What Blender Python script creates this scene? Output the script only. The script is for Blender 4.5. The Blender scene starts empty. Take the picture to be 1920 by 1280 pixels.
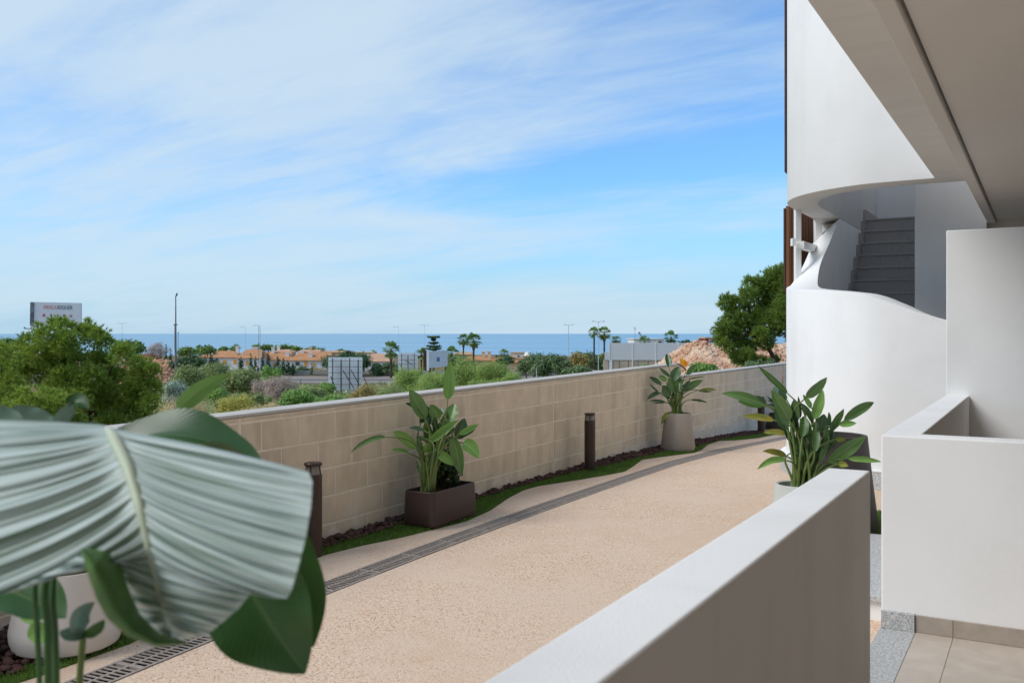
import bpy, bmesh, math, random
import numpy as np
from mathutils import Vector, Matrix

# ------------------------------------------------------------------ camera, world, sun, exposure
SC = bpy.context.scene
COL = SC.collection
F = 1750.0                       # focal length in pixels of the 1920 px wide photograph
YAW = math.atan(1000.0 / F)      # camera looks to the left of the building's axis (+Y)
CA, SA = math.cos(YAW), math.sin(YAW)
HOR = 625.0

def C(xc, D, z):
    """camera-aligned ground coordinates (metres right, metres ahead, height) -> world"""
    return Vector((CA * xc - SA * D, SA * xc + CA * D, z))
def at(px, py, D):
    return C((px - 960.0) / F * D, D, -(py - HOR) / F * D)
def on_floor(px, py, z):
    D = F * z / (HOR - py)
    return at(px, py, D)

cam = bpy.data.cameras.new('camera')
cam.sensor_width = 36.0
cam.lens = F / 1920.0 * 36.0
cam.shift_y = -(640.0 - HOR) / 1920.0
cam.clip_start = 0.05
cam.clip_end = 250000.0
cam.dof.use_dof = True
cam.dof.focus_distance = 13.0
cam.dof.aperture_fstop = 6.3
cam_o = bpy.data.objects.new('camera', cam)
COL.objects.link(cam_o)
cam_o.rotation_euler = (math.pi / 2, 0, YAW)
SC.camera = cam_o

SUN_DIR = Vector((-0.70, -0.71, 0)).normalized()      # horizontal direction towards the sun
SUN_EL = math.radians(45)
world = bpy.data.worlds.new('World')
SC.world = world
world.use_nodes = True
nt = world.node_tree
nt.nodes.clear()
def N(tree, typ, **kw):
    n = tree.nodes.new(typ)
    for k, v in kw.items():
        setattr(n, k, v)
    return n
w_out = N(nt, 'ShaderNodeOutputWorld')
w_bg = N(nt, 'ShaderNodeBackground')
w_bg.inputs['Strength'].default_value = 0.13
sky = N(nt, 'ShaderNodeTexSky', sky_type='NISHITA', sun_disc=False)
sky.sun_elevation = SUN_EL
sky.sun_rotation = math.atan2(SUN_DIR.x, SUN_DIR.y)
sky.altitude = 30.0
sky.air_density = 1.0
sky.dust_density = 0.2
sky.ozone_density = 3.0
# thin high cloud: streaky noise over a flat cloud layer
tc = N(nt, 'ShaderNodeTexCoord')
sep = N(nt, 'ShaderNodeSeparateXYZ')
nt.links.new(tc.outputs['Generated'], sep.inputs[0])
def M(op, a, b=None, clamp=False):
    n = N(nt, 'ShaderNodeMath', operation=op, use_clamp=clamp)
    for i, v in enumerate((a, b)):
        if v is None: continue
        if isinstance(v, (int, float)): n.inputs[i].default_value = v
        else: nt.links.new(v, n.inputs[i])
    return n.outputs[0]
zz = M('ADD', M('MAXIMUM', sep.outputs[2], 0.0), 0.16)
cxy = N(nt, 'ShaderNodeCombineXYZ')
nt.links.new(M('DIVIDE', sep.outputs[0], zz), cxy.inputs[0])
nt.links.new(M('DIVIDE', sep.outputs[1], zz), cxy.inputs[1])
def cloud_noise(rot, scale, loc, detail, rough, dist, nscale):
    mp = N(nt, 'ShaderNodeMapping')
    mp.inputs['Rotation'].default_value = (0, 0, rot)
    mp.inputs['Scale'].default_value = scale
    mp.inputs['Location'].default_value = loc
    nt.links.new(cxy.outputs[0], mp.inputs[0])
    tn = N(nt, 'ShaderNodeTexNoise')
    tn.inputs['Scale'].default_value = nscale
    tn.inputs['Detail'].default_value = detail
    tn.inputs['Roughness'].default_value = rough
    tn.inputs['Distortion'].default_value = dist
    nt.links.new(mp.outputs[0], tn.inputs['Vector'])
    return tn.outputs['Fac']
CLOUD_LOC = (0.3, -6.23, 0)
big = cloud_noise(0.5, (0.42, 0.9, 1), CLOUD_LOC, 3.0, 0.45, 0.3, 1.0)
fine = cloud_noise(0.75, (0.8, 1.8, 1), (9.06, 2.71, 0), 8.0, 0.58, 0.7, 1.3)
wisp = cloud_noise(0.2, (1.2, 4.5, 1), (7.4, 0.2, 0), 9.0, 0.62, 0.5, 2.0)
mixn = M('ADD', M('ADD', M('MULTIPLY', big, 0.66), M('MULTIPLY', fine, 0.30)), M('MULTIPLY', wisp, 0.13))
# cloud thickens towards the west (the viewer's left)
west = M('ADD', M('MULTIPLY', sep.outputs[0], -CA), M('MULTIPLY', sep.outputs[1], -SA))
mixn = M('ADD', mixn, M('MULTIPLY', west, 0.095))
ramp = N(nt, 'ShaderNodeValToRGB')
nt.links.new(mixn, ramp.inputs[0])
ramp.color_ramp.elements[0].position = 0.42
ramp.color_ramp.elements[0].color = (0.08, 0.08, 0.08, 1)
ramp.color_ramp.elements[1].position = 0.66
ramp.color_ramp.elements[1].color = (0.88, 0.88, 0.88, 1)
ramp.color_ramp.interpolation = 'EASE'
mixc = N(nt, 'ShaderNodeMix', data_type='RGBA')
nt.links.new(ramp.outputs[0], mixc.inputs['Factor'])
nt.links.new(sky.outputs[0], mixc.inputs['A'])
mixc.inputs['B'].default_value = (2.42, 2.95, 3.38, 1)
# sea haze towards the horizon, the same all round
hz = N(nt, 'ShaderNodeMapRange', interpolation_type='SMOOTHSTEP')
nt.links.new(sep.outputs[2], hz.inputs['Value'])
hz.inputs['From Min'].default_value = -0.02
hz.inputs['From Max'].default_value = 0.17
hz.inputs['To Min'].default_value = 0.92
hz.inputs['To Max'].default_value = 0.0
mixh = N(nt, 'ShaderNodeMix', data_type='RGBA')
nt.links.new(hz.outputs[0], mixh.inputs['Factor'])
deep = N(nt, 'ShaderNodeMix', data_type='RGBA', blend_type='MULTIPLY')
deep.inputs['Factor'].default_value = 1.0
nt.links.new(sky.outputs[0], deep.inputs['A'])
deep.inputs['B'].default_value = (0.335, 0.56, 0.735, 1)
nt.links.new(deep.outputs['Result'], mixh.inputs['A'])
mixh.inputs['B'].default_value = (1.62, 2.36, 3.05, 1)
nt.links.new(mixh.outputs['Result'], mixc.inputs['A'])
nt.links.new(M('MULTIPLY', ramp.outputs[0], M('SUBTRACT', 1.0, M('MULTIPLY', hz.outputs[0], 0.35))), mixc.inputs['Factor'])
nt.links.new(mixc.outputs['Result'], w_bg.inputs['Color'])
nt.links.new(w_bg.outputs[0], w_out.inputs[0])

sl = bpy.data.lights.new('sun', 'SUN')
sl.energy = 1.3
sl.angle = math.radians(32)
sl.color = (1.0, 0.97, 0.93)
sun_o = bpy.data.objects.new('sun', sl)
COL.objects.link(sun_o)
to_sun = Vector((SUN_DIR.x * math.cos(SUN_EL), SUN_DIR.y * math.cos(SUN_EL), math.sin(SUN_EL)))
sun_o.rotation_euler = to_sun.to_track_quat('Z', 'Y').to_euler()
sun_o.location = (0, 0, 30)

vs = SC.view_settings
vs.view_transform = 'Standard'
vs.look = 'None'
vs.gamma = 1.0
vs.use_curve_mapping = False
vs.exposure = 1.02
SC.render.engine = 'CYCLES'
SC.cycles.use_denoising = True
SC.cycles.max_bounces = 10
SC.cycles.diffuse_bounces = 8
SC.cycles.transparent_max_bounces = 6

# ------------------------------------------------------------------ helpers
RNG = np.random.default_rng(11)
random.seed(5)

def lin(r, g, b):
    return tuple(((v / 255.0) / 12.92 if v / 255.0 <= 0.04045 else ((v / 255.0 + 0.055) / 1.055) ** 2.4) for v in (r, g, b)) + (1.0,)

def material(name, col, rough=0.8, col2=None, nscale=5.0, namt=0.5, detail=4.0, bump=0.0, bscale=60.0, bdetail=3.0,
             spec=0.3, metal=0.0, rand=0.0, space='Object', stretch=None, col3=None, n3scale=0.6, n3amt=0.5):
    m = bpy.data.materials.new(name)
    m.use_nodes = True
    t = m.node_tree
    b = t.nodes['Principled BSDF']
    b.inputs['Roughness'].default_value = rough
    b.inputs['Specular IOR Level'].default_value = spec
    b.inputs['Metallic'].default_value = metal
    tcn = N(t, 'ShaderNodeTexCoord')
    vec = tcn.outputs[space]
    oi = N(t, 'ShaderNodeObjectInfo')
    if rand > 0:
        va = N(t, 'ShaderNodeVectorMath', operation='MULTIPLY_ADD')
        va.inputs[0].default_value = (37.0, 19.0, 53.0)
        cb = N(t, 'ShaderNodeCombineXYZ')
        for i in range(3): t.links.new(oi.outputs['Random'], cb.inputs[i])
        t.links.new(cb.outputs[0], va.inputs[1])
        t.links.new(vec, va.inputs[2])
        vec = va.outputs[0]
    if stretch:
        mp = N(t, 'ShaderNodeMapping')
        mp.inputs['Scale'].default_value = stretch
        t.links.new(vec, mp.inputs[0])
        vec = mp.outputs[0]
    cur = None
    def mixcol(fac, a, bcol):
        mx = N(t, 'ShaderNodeMix', data_type='RGBA')
        t.links.new(fac, mx.inputs['Factor'])
        if isinstance(a, tuple): mx.inputs['A'].default_value = a
        else: t.links.new(a, mx.inputs['A'])
        if isinstance(bcol, tuple): mx.inputs['B'].default_value = bcol
        else: t.links.new(bcol, mx.inputs['B'])
        return mx.outputs['Result']
    def nz(scale, det, rg=0.55):
        n = N(t, 'ShaderNodeTexNoise')
        n.inputs['Scale'].default_value = scale
        n.inputs['Detail'].default_value = det
        n.inputs['Roughness'].default_value = rg
        t.links.new(vec, n.inputs['Vector'])
        return n.outputs['Fac']
    def rng_(fac, lo, hi, to=1.0):
        r = N(t, 'ShaderNodeMapRange')
        r.inputs['From Min'].default_value = lo
        r.inputs['From Max'].default_value = hi
        r.inputs['To Max'].default_value = to
        t.links.new(fac, r.inputs['Value'])
        return r.outputs[0]
    cur = col
    if col2 is not None:
        cur = mixcol(rng_(nz(nscale, detail), 0.5 - 0.25 * namt - 0.02, 0.5 + 0.25 * namt + 0.02), col, col2)
    if col3 is not None:
        cur = mixcol(rng_(nz(n3scale, 3.0), 0.42, 0.68, n3amt), cur, col3)
    if rand > 0:
        hs = N(t, 'ShaderNodeHueSaturation')
        mr = N(t, 'ShaderNodeMapRange')
        mr.inputs['To Min'].default_value = 1.0 - rand
        mr.inputs['To Max'].default_value = 1.0 + rand
        t.links.new(oi.outputs['Random'], mr.inputs['Value'])
        t.links.new(mr.outputs[0], hs.inputs['Value'])
        if isinstance(cur, tuple): hs.inputs['Color'].default_value = cur
        else: t.links.new(cur, hs.inputs['Color'])
        cur = hs.outputs[0]
    if isinstance(cur, tuple): b.inputs['Base Color'].default_value = cur
    else: t.links.new(cur, b.inputs['Base Color'])
    if bump > 0:
        bn = N(t, 'ShaderNodeBump')
        bn.inputs['Strength'].default_value = bump
        bn.inputs['Distance'].default_value = 0.01
        t.links.new(nz(bscale, bdetail), bn.inputs['Height'])
        t.links.new(bn.outputs[0], b.inputs['Normal'])
    return m

def leaf_material(name, col, col2, trans=0.28, rough=0.5, gloss=0.25, tone=0.35, nscale=0.8, back=None, stripes=0.0, rib=None, vein=0.10):
    """foliage: colour varies leaf by leaf (attribute 'tone') and in patches; light passes through"""
    m = bpy.data.materials.new(name)
    m.use_nodes = True
    t = m.node_tree
    b = t.nodes['Principled BSDF']
    out = t.nodes['Material Output']
    at_ = N(t, 'ShaderNodeAttribute', attribute_name='tone')
    tcn = N(t, 'ShaderNodeTexCoord')
    n = N(t, 'ShaderNodeTexNoise')
    n.inputs['Scale'].default_value = nscale
    n.inputs['Detail'].default_value = 3
    t.links.new(tcn.outputs['Object'], n.inputs['Vector'])
    ad = N(t, 'ShaderNodeMath', operation='MULTIPLY_ADD')
    ad.inputs[1].default_value = tone
    t.links.new(at_.outputs['Fac'], ad.inputs[0])
    r = N(t, 'ShaderNodeMapRange')
    r.inputs['From Min'].default_value = 0.35
    r.inputs['From Max'].default_value = 0.65
    r.inputs['To Max'].default_value = 1.0 - tone
    t.links.new(n.outputs['Fac'], r.inputs['Value'])
    t.links.new(r.outputs[0], ad.inputs[2])
    mx = N(t, 'ShaderNodeMix', data_type='RGBA')
    mx.inputs['A'].default_value = col
    mx.inputs['B'].default_value = col2
    t.links.new(ad.outputs[0], mx.inputs['Factor'])
    cur = mx.outputs['Result']
    if back is not None:
        g = N(t, 'ShaderNodeNewGeometry')
        mb_ = N(t, 'ShaderNodeMix', data_type='RGBA')
        t.links.new(g.outputs['Backfacing'], mb_.inputs['Factor'])
        t.links.new(cur, mb_.inputs['A'])
        mb_.inputs['B'].default_value = back
        cur = mb_.outputs['Result']
    if rib is not None:
        uv = N(t, 'ShaderNodeUVMap')
        sp = N(t, 'ShaderNodeSeparateXYZ')
        t.links.new(uv.outputs[0], sp.inputs[0])
        a1 = N(t, 'ShaderNodeMath', operation='SUBTRACT'); a1.inputs[1].default_value = 0.5
        t.links.new(sp.outputs[0], a1.inputs[0])
        a2 = N(t, 'ShaderNodeMath', operation='ABSOLUTE'); t.links.new(a1.outputs[0], a2.inputs[0])
        r2 = N(t, 'ShaderNodeMapRange')
        r2.inputs['From Min'].default_value = 0.008; r2.inputs['From Max'].default_value = 0.035
        r2.inputs['To Min'].default_value = 0.4; r2.inputs['To Max'].default_value = 0.0
        t.links.new(a2.outputs[0], r2.inputs['Value'])
        mr_ = N(t, 'ShaderNodeMix', data_type='RGBA')
        t.links.new(r2.outputs[0], mr_.inputs['Factor'])
        t.links.new(cur, mr_.inputs['A']); mr_.inputs['B'].default_value = rib
        cur = mr_.outputs['Result']
        # dry brown tips and margins
        tn_ = N(t, 'ShaderNodeTexNoise'); tn_.inputs['Scale'].default_value = 9.0; t.links.new(tcn.outputs['Object'], tn_.inputs['Vector'])
        e1 = N(t, 'ShaderNodeMath', operation='MULTIPLY_ADD'); e1.inputs[1].default_value = 0.5; t.links.new(tn_.outputs['Fac'], e1.inputs[0]); t.links.new(sp.outputs[1], e1.inputs[2])
        r3 = N(t, 'ShaderNodeMapRange'); r3.inputs['From Min'].default_value = 1.235; r3.inputs['From Max'].default_value = 1.30; r3.inputs['To Max'].default_value = .85
        t.links.new(e1.outputs[0], r3.inputs['Value'])
        mt_ = N(t, 'ShaderNodeMix', data_type='RGBA'); t.links.new(r3.outputs[0], mt_.inputs['Factor']); t.links.new(cur, mt_.inputs['A']); mt_.inputs['B'].default_value = lin(128, 98, 62)
        cur = mt_.outputs['Result']
        # fine parallel veins as relief
        cm = N(t, 'ShaderNodeMath', operation='MULTIPLY_ADD'); cm.inputs[1].default_value = -0.35
        t.links.new(a2.outputs[0], cm.inputs[0]); t.links.new(sp.outputs[1], cm.inputs[2])
        sn = N(t, 'ShaderNodeMath', operation='MULTIPLY'); sn.inputs[1].default_value = 190.0
        t.links.new(cm.outputs[0], sn.inputs[0])
        s2 = N(t, 'ShaderNodeMath', operation='SINE'); t.links.new(sn.outputs[0], s2.inputs[0])
        bp = N(t, 'ShaderNodeBump'); bp.inputs['Strength'].default_value = vein; bp.inputs['Distance'].default_value = 0.003
        t.links.new(s2.outputs[0], bp.inputs['Height']); t.links.new(bp.outputs[0], b.inputs['Normal'])
    t.links.new(cur, b.inputs['Base Color'])
    b.inputs['Roughness'].default_value = rough
    b.inputs['Specular IOR Level'].default_value = gloss
    tr = N(t, 'ShaderNodeBsdfTranslucent')
    t.links.new(cur, tr.inputs['Color'])
    ms = N(t, 'ShaderNodeMixShader')
    ms.inputs[0].default_value = trans
    t.links.new(b.outputs[0], ms.inputs[1])
    t.links.new(tr.outputs[0], ms.inputs[2])
    t.links.new(ms.outputs[0], out.inputs[0])
    return m

def mesh_data(name, verts, faces, mats, smooth=False, midx=None, uv=None, tone=None):
    me = bpy.data.meshes.new(name)
    if isinstance(faces, np.ndarray):
        v = np.asarray(verts, dtype=np.float32)
        k = faces.shape[1]
        me.vertices.add(len(v)); me.vertices.foreach_set('co', v.ravel())
        me.loops.add(faces.size); me.loops.foreach_set('vertex_index', faces.astype(np.int32).ravel())
        me.polygons.add(len(faces))
        me.polygons.foreach_set('loop_start', np.arange(0, faces.size, k, dtype=np.int32))
        me.polygons.foreach_set('loop_total', np.full(len(faces), k, dtype=np.int32))
        me.update(calc_edges=True)
    else:
        me.from_pydata([tuple(p) for p in verts], [], faces)
        me.update()
    for mm in (mats if isinstance(mats, (list, tuple)) else [mats]):
        me.materials.append(mm)
    if midx is not None:
        me.polygons.foreach_set('material_index', np.asarray(midx, dtype=np.int32))
    if smooth:
        me.polygons.foreach_set('use_smooth', np.ones(len(me.polygons), dtype=bool))
    if tone is not None:
        a = me.attributes.new('tone', 'FLOAT', 'POINT')
        a.data.foreach_set('value', np.asarray(tone, dtype=np.float32))
    if uv is not None:
        u = me.uv_layers.new(name='UVMap')
        uvv = np.asarray(uv, dtype=np.float32)
        li = np.empty(len(me.loops), dtype=np.int32); me.loops.foreach_get('vertex_index', li)
        u.data.foreach_set('uv', uvv[li].ravel())
    return me

def link(name, me, parent=None, loc=None, rot=None):
    o = bpy.data.objects.new(name, me)
    COL.objects.link(o)
    if loc is not None: o.location = loc
    if rot is not None: o.rotation_euler = rot
    if parent is not None:
        o.parent = parent
        o.matrix_parent_inverse = Matrix.Translation(-wloc(parent))
    return o
def tag(o, label=None, cat=None, group=None, kind=None):
    if label: o['label'] = label
    if cat: o['category'] = cat
    if group: o['group'] = group
    if kind: o['kind'] = kind
    return o
def thing(name, label, cat, loc=(0, 0, 0), group=None):
    o = bpy.data.objects.new(name, None)
    COL.objects.link(o)
    o.location = loc
    o.empty_display_size = 0.2
    WL[o.name] = Vector(loc)
    return tag(o, label, cat, group)
WL = {}
def wloc(o):
    return WL.get(o.name, Vector((0, 0, 0)))

class MB:
    """collects simple solids; build() links them as one mesh object"""
    def __init__(self): self.v, self.f, self.m = [], [], []
    def quad(self, a, b, c, d, m=0):
        n = len(self.v); self.v += [a, b, c, d]; self.f.append((n, n+1, n+2, n+3)); self.m.append(m)
    def hexa(self, p, m=0):
        n = len(self.v); self.v += [tuple(q) for q in p]
        for q in ((0,3,2,1),(4,5,6,7),(0,1,5,4),(1,2,6,5),(2,3,7,6),(3,0,4,7)):
            self.f.append(tuple(n+i for i in q)); self.m.append(m)
        return self
    def box(self, x0, x1, y0, y1, z0, z1, m=0):
        return self.hexa([(x0,y0,z0),(x1,y0,z0),(x1,y1,z0),(x0,y1,z0),(x0,y0,z1),(x1,y0,z1),(x1,y1,z1),(x0,y1,z1)], m)
    def obox(self, c, u, hu, v, hv, w, hw, m=0):
        c, u, v, w = Vector(c), Vector(u).normalized()*hu, Vector(v).normalized()*hv, Vector(w).normalized()*hw
        return self.hexa([c-u-v-w, c+u-v-w, c+u+v-w, c-u+v-w, c-u-v+w, c+u-v+w, c+u+v+w, c-u+v+w], m)
    def bar(self, a, b, r, m=0, up=(0, 0, 1)):
        a, b = Vector(a), Vector(b); d = (b-a)
        w = Vector(up)
        if abs(d.normalized().dot(w)) > 0.95: w = Vector((1, 0, 0))
        s = d.cross(w).normalized(); u = s.cross(d).normalized()
        return self.obox((a+b)/2, d, d.length/2, s, r, u, r, m)
    def tube(self, pts, radii, n=8, m=0, cap=True):
        pts = [Vector(p) for p in pts]
        if not hasattr(radii, '__len__'): radii = [radii]*len(pts)
        base = len(self.v)
        prev = None
        for i, p in enumerate(pts):
            d = (pts[min(i+1, len(pts)-1)] - pts[max(i-1, 0)]).normalized()
            if prev is None:
                prev = d.cross(Vector((0.3, 0.9, 0.2))).normalized()
            s = (prev - d*prev.dot(d)).normalized(); prev = s
            u = d.cross(s)
            for k in range(n):
                a = 2*math.pi*k/n
                self.v.append(tuple(p + (s*math.cos(a) + u*math.sin(a))*radii[i]))
        for i in range(len(pts)-1):
            for k in range(n):
                k2 = (k+1) % n
                self.f.append((base+i*n+k, base+i*n+k2, base+(i+1)*n+k2, base+(i+1)*n+k)); self.m.append(m)
        if cap:
            self.f.append(tuple(base+k for k in range(n))[::-1]); self.m.append(m)
            self.f.append(tuple(base+(len(pts)-1)*n+k for k in range(n))); self.m.append(m)
        return self
    def lathe(self, c, prof, n=32, m=0, sx=1.0, sy=1.0):
        c = Vector(c); base = len(self.v)
        for r, z in prof:
            for k in range(n):
                a = 2*math.pi*k/n
                self.v.append((c.x + r*sx*math.cos(a), c.y + r*sy*math.sin(a), c.z + z))
        for i in range(len(prof)-1):
            for k in range(n):
                k2 = (k+1) % n
                self.f.append((base+i*n+k, base+i*n+k2, base+(i+1)*n+k2, base+(i+1)*n+k)); self.m.append(m)
        return self
    def disc(self, c, r, n=32, m=0):
        base = len(self.v); c = Vector(c)
        for k in range(n):
            a = 2*math.pi*k/n
            self.v.append((c.x+r*math.cos(a), c.y+r*math.sin(a), c.z))
        self.f.append(tuple(base+k for k in range(n))); self.m.append(m)
        return self
    def data(self, name, mats, smooth=False, bevel=0.0, seg=2):
        me = mesh_data(name, self.v, self.f, mats, smooth, self.m)
        if bevel > 0:
            bm = bmesh.new(); bm.from_mesh(me)
            bmesh.ops.remove_doubles(bm, verts=bm.verts, dist=1e-5)
            ed = [e for e in bm.edges if len(e.link_faces) == 2 and e.calc_face_angle(0) > 0.6]
            bmesh.ops.bevel(bm, geom=ed, offset=bevel, segments=seg, profile=0.5, affect='EDGES', clamp_overlap=True)
            bm.to_mesh(me); bm.free()
        return me
    def build(self, name, mats, parent=None, smooth=False, bevel=0.0, seg=2, autosmooth=False):
        me = self.data(name, mats, smooth, bevel, seg)
        if autosmooth:
            shade_auto(me)
        return link(name, me, parent)

def shade_auto(me, ang=0.6):
    me.polygons.foreach_set('use_smooth', np.ones(len(me.polygons), dtype=bool))
    bm = bmesh.new(); bm.from_mesh(me)
    for e in bm.edges:
        e.smooth = not (len(e.link_faces) == 2 and e.calc_face_angle(0) > ang)
    bm.to_mesh(me); bm.free()

def bez(p0, p1, p2, t):
    return p0*((1-t)**2) + p1*(2*t*(1-t)) + p2*(t*t)
def catmull(P, per=8):
    out = []
    n = len(P)
    for i in range(n-1):
        p0, p1, p2, p3 = (np.array(P[max(i-1,0)], float), np.array(P[i], float), np.array(P[i+1], float), np.array(P[min(i+2,n-1)], float))
        for k in range(per):
            t = k/per
            out.append(0.5*((2*p1)+(-p0+p2)*t+(2*p0-5*p1+4*p2-p3)*t*t+(-p0+3*p1-3*p2+p3)*t**3))
    out.append(np.array(P[-1], float))
    return out

# ------------------------------------------------------------------ materials
WHITE = material('white_stucco', (0.80, 0.795, 0.785, 1), 0.85, (0.76, 0.755, 0.745, 1), 1.6, 0.9, bump=0.12, bscale=170, spec=0.15,
                 col3=(0.72, 0.70, 0.67, 1), n3scale=0.7, n3amt=0.35)
SOFFIT = material('soffit_paint', (0.78, 0.765, 0.74, 1), 0.9, (0.75, 0.735, 0.71, 1), 2.0, 0.8, bump=0.06, bscale=120, spec=0.1)
BLOCK = material('concrete_block', lin(224, 206, 181), 0.95, lin(214, 195, 170), 9.0, 0.9, bump=0.35, bscale=140, spec=0.1, rand=0.055,
                 col3=lin(200, 181, 157), n3scale=2.2, n3amt=0.5)
def add_stains(m, col, amt):
    """rain streaks and damp patches that run on across neighbouring blocks"""
    t = m.node_tree; b = t.nodes['Principled BSDF']
    src = b.inputs['Base Color'].links[0].from_socket
    g = N(t, 'ShaderNodeNewGeometry')
    fac = None
    for sc_, lo, hi, am in (((1, 5.0, 0.9), .50, .70, amt), ((1, 0.9, 1.6), .52, .72, amt*.8)):
        mp = N(t, 'ShaderNodeMapping'); mp.inputs['Scale'].default_value = sc_
        t.links.new(g.outputs['Position'], mp.inputs[0])
        n = N(t, 'ShaderNodeTexNoise'); n.inputs['Scale'].default_value = 1.0; n.inputs['Detail'].default_value = 6; n.inputs['Roughness'].default_value = .6
        t.links.new(mp.outputs[0], n.inputs['Vector'])
        r = N(t, 'ShaderNodeMapRange'); r.inputs['From Min'].default_value = lo; r.inputs['From Max'].default_value = hi; r.inputs['To Max'].default_value = am
        t.links.new(n.outputs['Fac'], r.inputs['Value'])
        mx = N(t, 'ShaderNodeMix', data_type='RGBA'); t.links.new(r.outputs[0], mx.inputs['Factor'])
        t.links.new(src, mx.inputs['A']); mx.inputs['B'].default_value = col
        src = mx.outputs['Result']
    t.links.new(src, b.inputs['Base Color'])
add_stains(BLOCK, lin(162, 149, 133), .45)
def add_salts(m, z0, z1, col):
    """pale efflorescence in the courses near the ground"""
    t = m.node_tree; b = t.nodes['Principled BSDF']; src = b.inputs['Base Color'].links[0].from_socket
    g = N(t, 'ShaderNodeNewGeometry'); sp = N(t, 'ShaderNodeSeparateXYZ'); t.links.new(g.outputs['Position'], sp.inputs[0])
    r = N(t, 'ShaderNodeMapRange'); r.inputs['From Min'].default_value = z1; r.inputs['From Max'].default_value = z0; t.links.new(sp.outputs[2], r.inputs['Value'])
    n = N(t, 'ShaderNodeTexNoise'); n.inputs['Scale'].default_value = 5.0; n.inputs['Detail'].default_value = 6; t.links.new(g.outputs['Position'], n.inputs['Vector'])
    r2 = N(t, 'ShaderNodeMapRange'); r2.inputs['From Min'].default_value = .50; r2.inputs['From Max'].default_value = .62; t.links.new(n.outputs['Fac'], r2.inputs['Value'])
    mu = N(t, 'ShaderNodeMath', operation='MULTIPLY'); t.links.new(r.outputs[0], mu.inputs[0]); t.links.new(r2.outputs[0], mu.inputs[1])
    mx = N(t, 'ShaderNodeMix', data_type='RGBA'); t.links.new(mu.outputs[0], mx.inputs['Factor']); t.links.new(src, mx.inputs['A']); mx.inputs['B'].default_value = col
    t.links.new(mx.outputs['Result'], b.inputs['Base Color'])
add_salts(BLOCK, -1.60, -1.30, lin(222, 214, 202))
add_stains(WHITE, (0.58, 0.56, 0.53, 1), .22)
MORTAR = material('pale_mortar', lin(232, 219, 200), 0.95, lin(220, 206, 186), 12, 0.8, bump=0.2, bscale=150, spec=0.1)
COPING = material('coping_paint', (0.52, 0.49, 0.45, 1), 0.9, (0.44, 0.41, 0.37, 1), 3.0, 0.9, bump=0.2, bscale=80, spec=0.1)
FOOTING = material('footing_render', lin(222, 214, 203), 0.95, lin(196, 184, 168), 6.0, 1.0, bump=0.3, bscale=60, spec=0.1)
GRANITE = material('granite', lin(190, 190, 188), 0.55, lin(120, 120, 121), 150.0, 0.35, detail=2.0, bump=0.05, bscale=150, spec=0.4,
                   col3=lin(214, 212, 208), n3scale=70.0, n3amt=0.6)
GRANITE_DK = material('stair_granite', lin(184, 180, 176), 0.7, lin(142, 138, 135), 120.0, 0.5, detail=2.0, spec=0.3)
TILE = material('porcelain_tile', lin(186, 174, 161), 0.5, lin(172, 159, 146), 3.2, 1.0, spec=0.4, rand=0.03, col3=lin(198, 187, 174), n3scale=9.0, n3amt=0.5)
SKIRT = material('skirting_tile', lin(170, 158, 146), 0.5, lin(150, 137, 124), 14.0, 1.0, spec=0.4, rand=0.03)
GROUT = material('grout', lin(150, 138, 126), 0.95, spec=0.1)
BRONZE = material('bronze_metal', lin(66, 50, 42), 0.42, lin(58, 43, 36), 6.0, 0.8, spec=0.5, metal=0.35)
PLANTER_BR = material('brown_resin', lin(70, 52, 47), 0.5, lin(62, 46, 41), 3.0, 0.8, spec=0.4, bump=0.03, bscale=200)
PLANTER_DK = material('dark_brown_resin', lin(64, 54, 52), 0.5, lin(56, 47, 45), 3.0, 0.8, spec=0.4)
POT_WHITE = material('white_resin', lin(206, 199, 190), 0.5, lin(200, 192, 183), 4.0, 0.8, spec=0.35)
POT_TAUPE = material('taupe_resin', lin(158, 145, 132), 0.55, lin(152, 139, 126), 3.0, 0.8, spec=0.35)
POT_GREY = material('pale_grey_resin', lin(186, 186, 178), 0.5, spec=0.35)
SOIL = material('soil', lin(70, 50, 38), 1.0, lin(40, 28, 22), 40.0, 0.8, bump=0.8, bscale=60, spec=0.05)
GLASS_F = material('frosted_diffuser', lin(118, 108, 98), 0.25, spec=0.6)
IRON = material('cast_iron_grate', lin(168, 156, 146), 0.7, lin(140, 129, 120), 25.0, 0.9, spec=0.3, bump=0.1, bscale=200)
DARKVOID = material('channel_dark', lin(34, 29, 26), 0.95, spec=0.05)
WOOD = material('brown_slat', lin(124, 82, 52), 0.65, lin(104, 66, 42), 2.0, 0.9, stretch=(8, 8, 0.6), spec=0.25, rand=0.06)
STEEL = material('galvanised_steel', lin(165, 168, 170), 0.5, lin(145, 148, 150), 4.0, 0.8, spec=0.5, metal=0.4)
RUST = material('rusty_steel', lin(78, 62, 54), 0.8, lin(58, 45, 40), 5.0, 0.8, spec=0.2)
PAINT_W = material('white_paint', (0.8, 0.8, 0.79, 1), 0.6, (0.74, 0.74, 0.73, 1), 1.0, 0.7, spec=0.3)

# ------------------------------------------------------------------ ground levels
FLOOR = -1.50                                     # terrace floor, metres below the lens
_gy = [-30, 11.0, 12.9, 14.3, 16.0, 18.1, 24, 40]
_gz = [-1.60, -1.60, -1.65, -1.71, -1.79, -1.88, -2.1, -2.5]
def gz(y): return float(np.interp(y, _gy, _gz))
def floor_pt(px, py):
    z = -1.6
    for _ in range(12):
        p = on_floor(px, py, z); z = 0.5*z + 0.5*gz(p.y)
    return on_floor(px, py, z)

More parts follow.
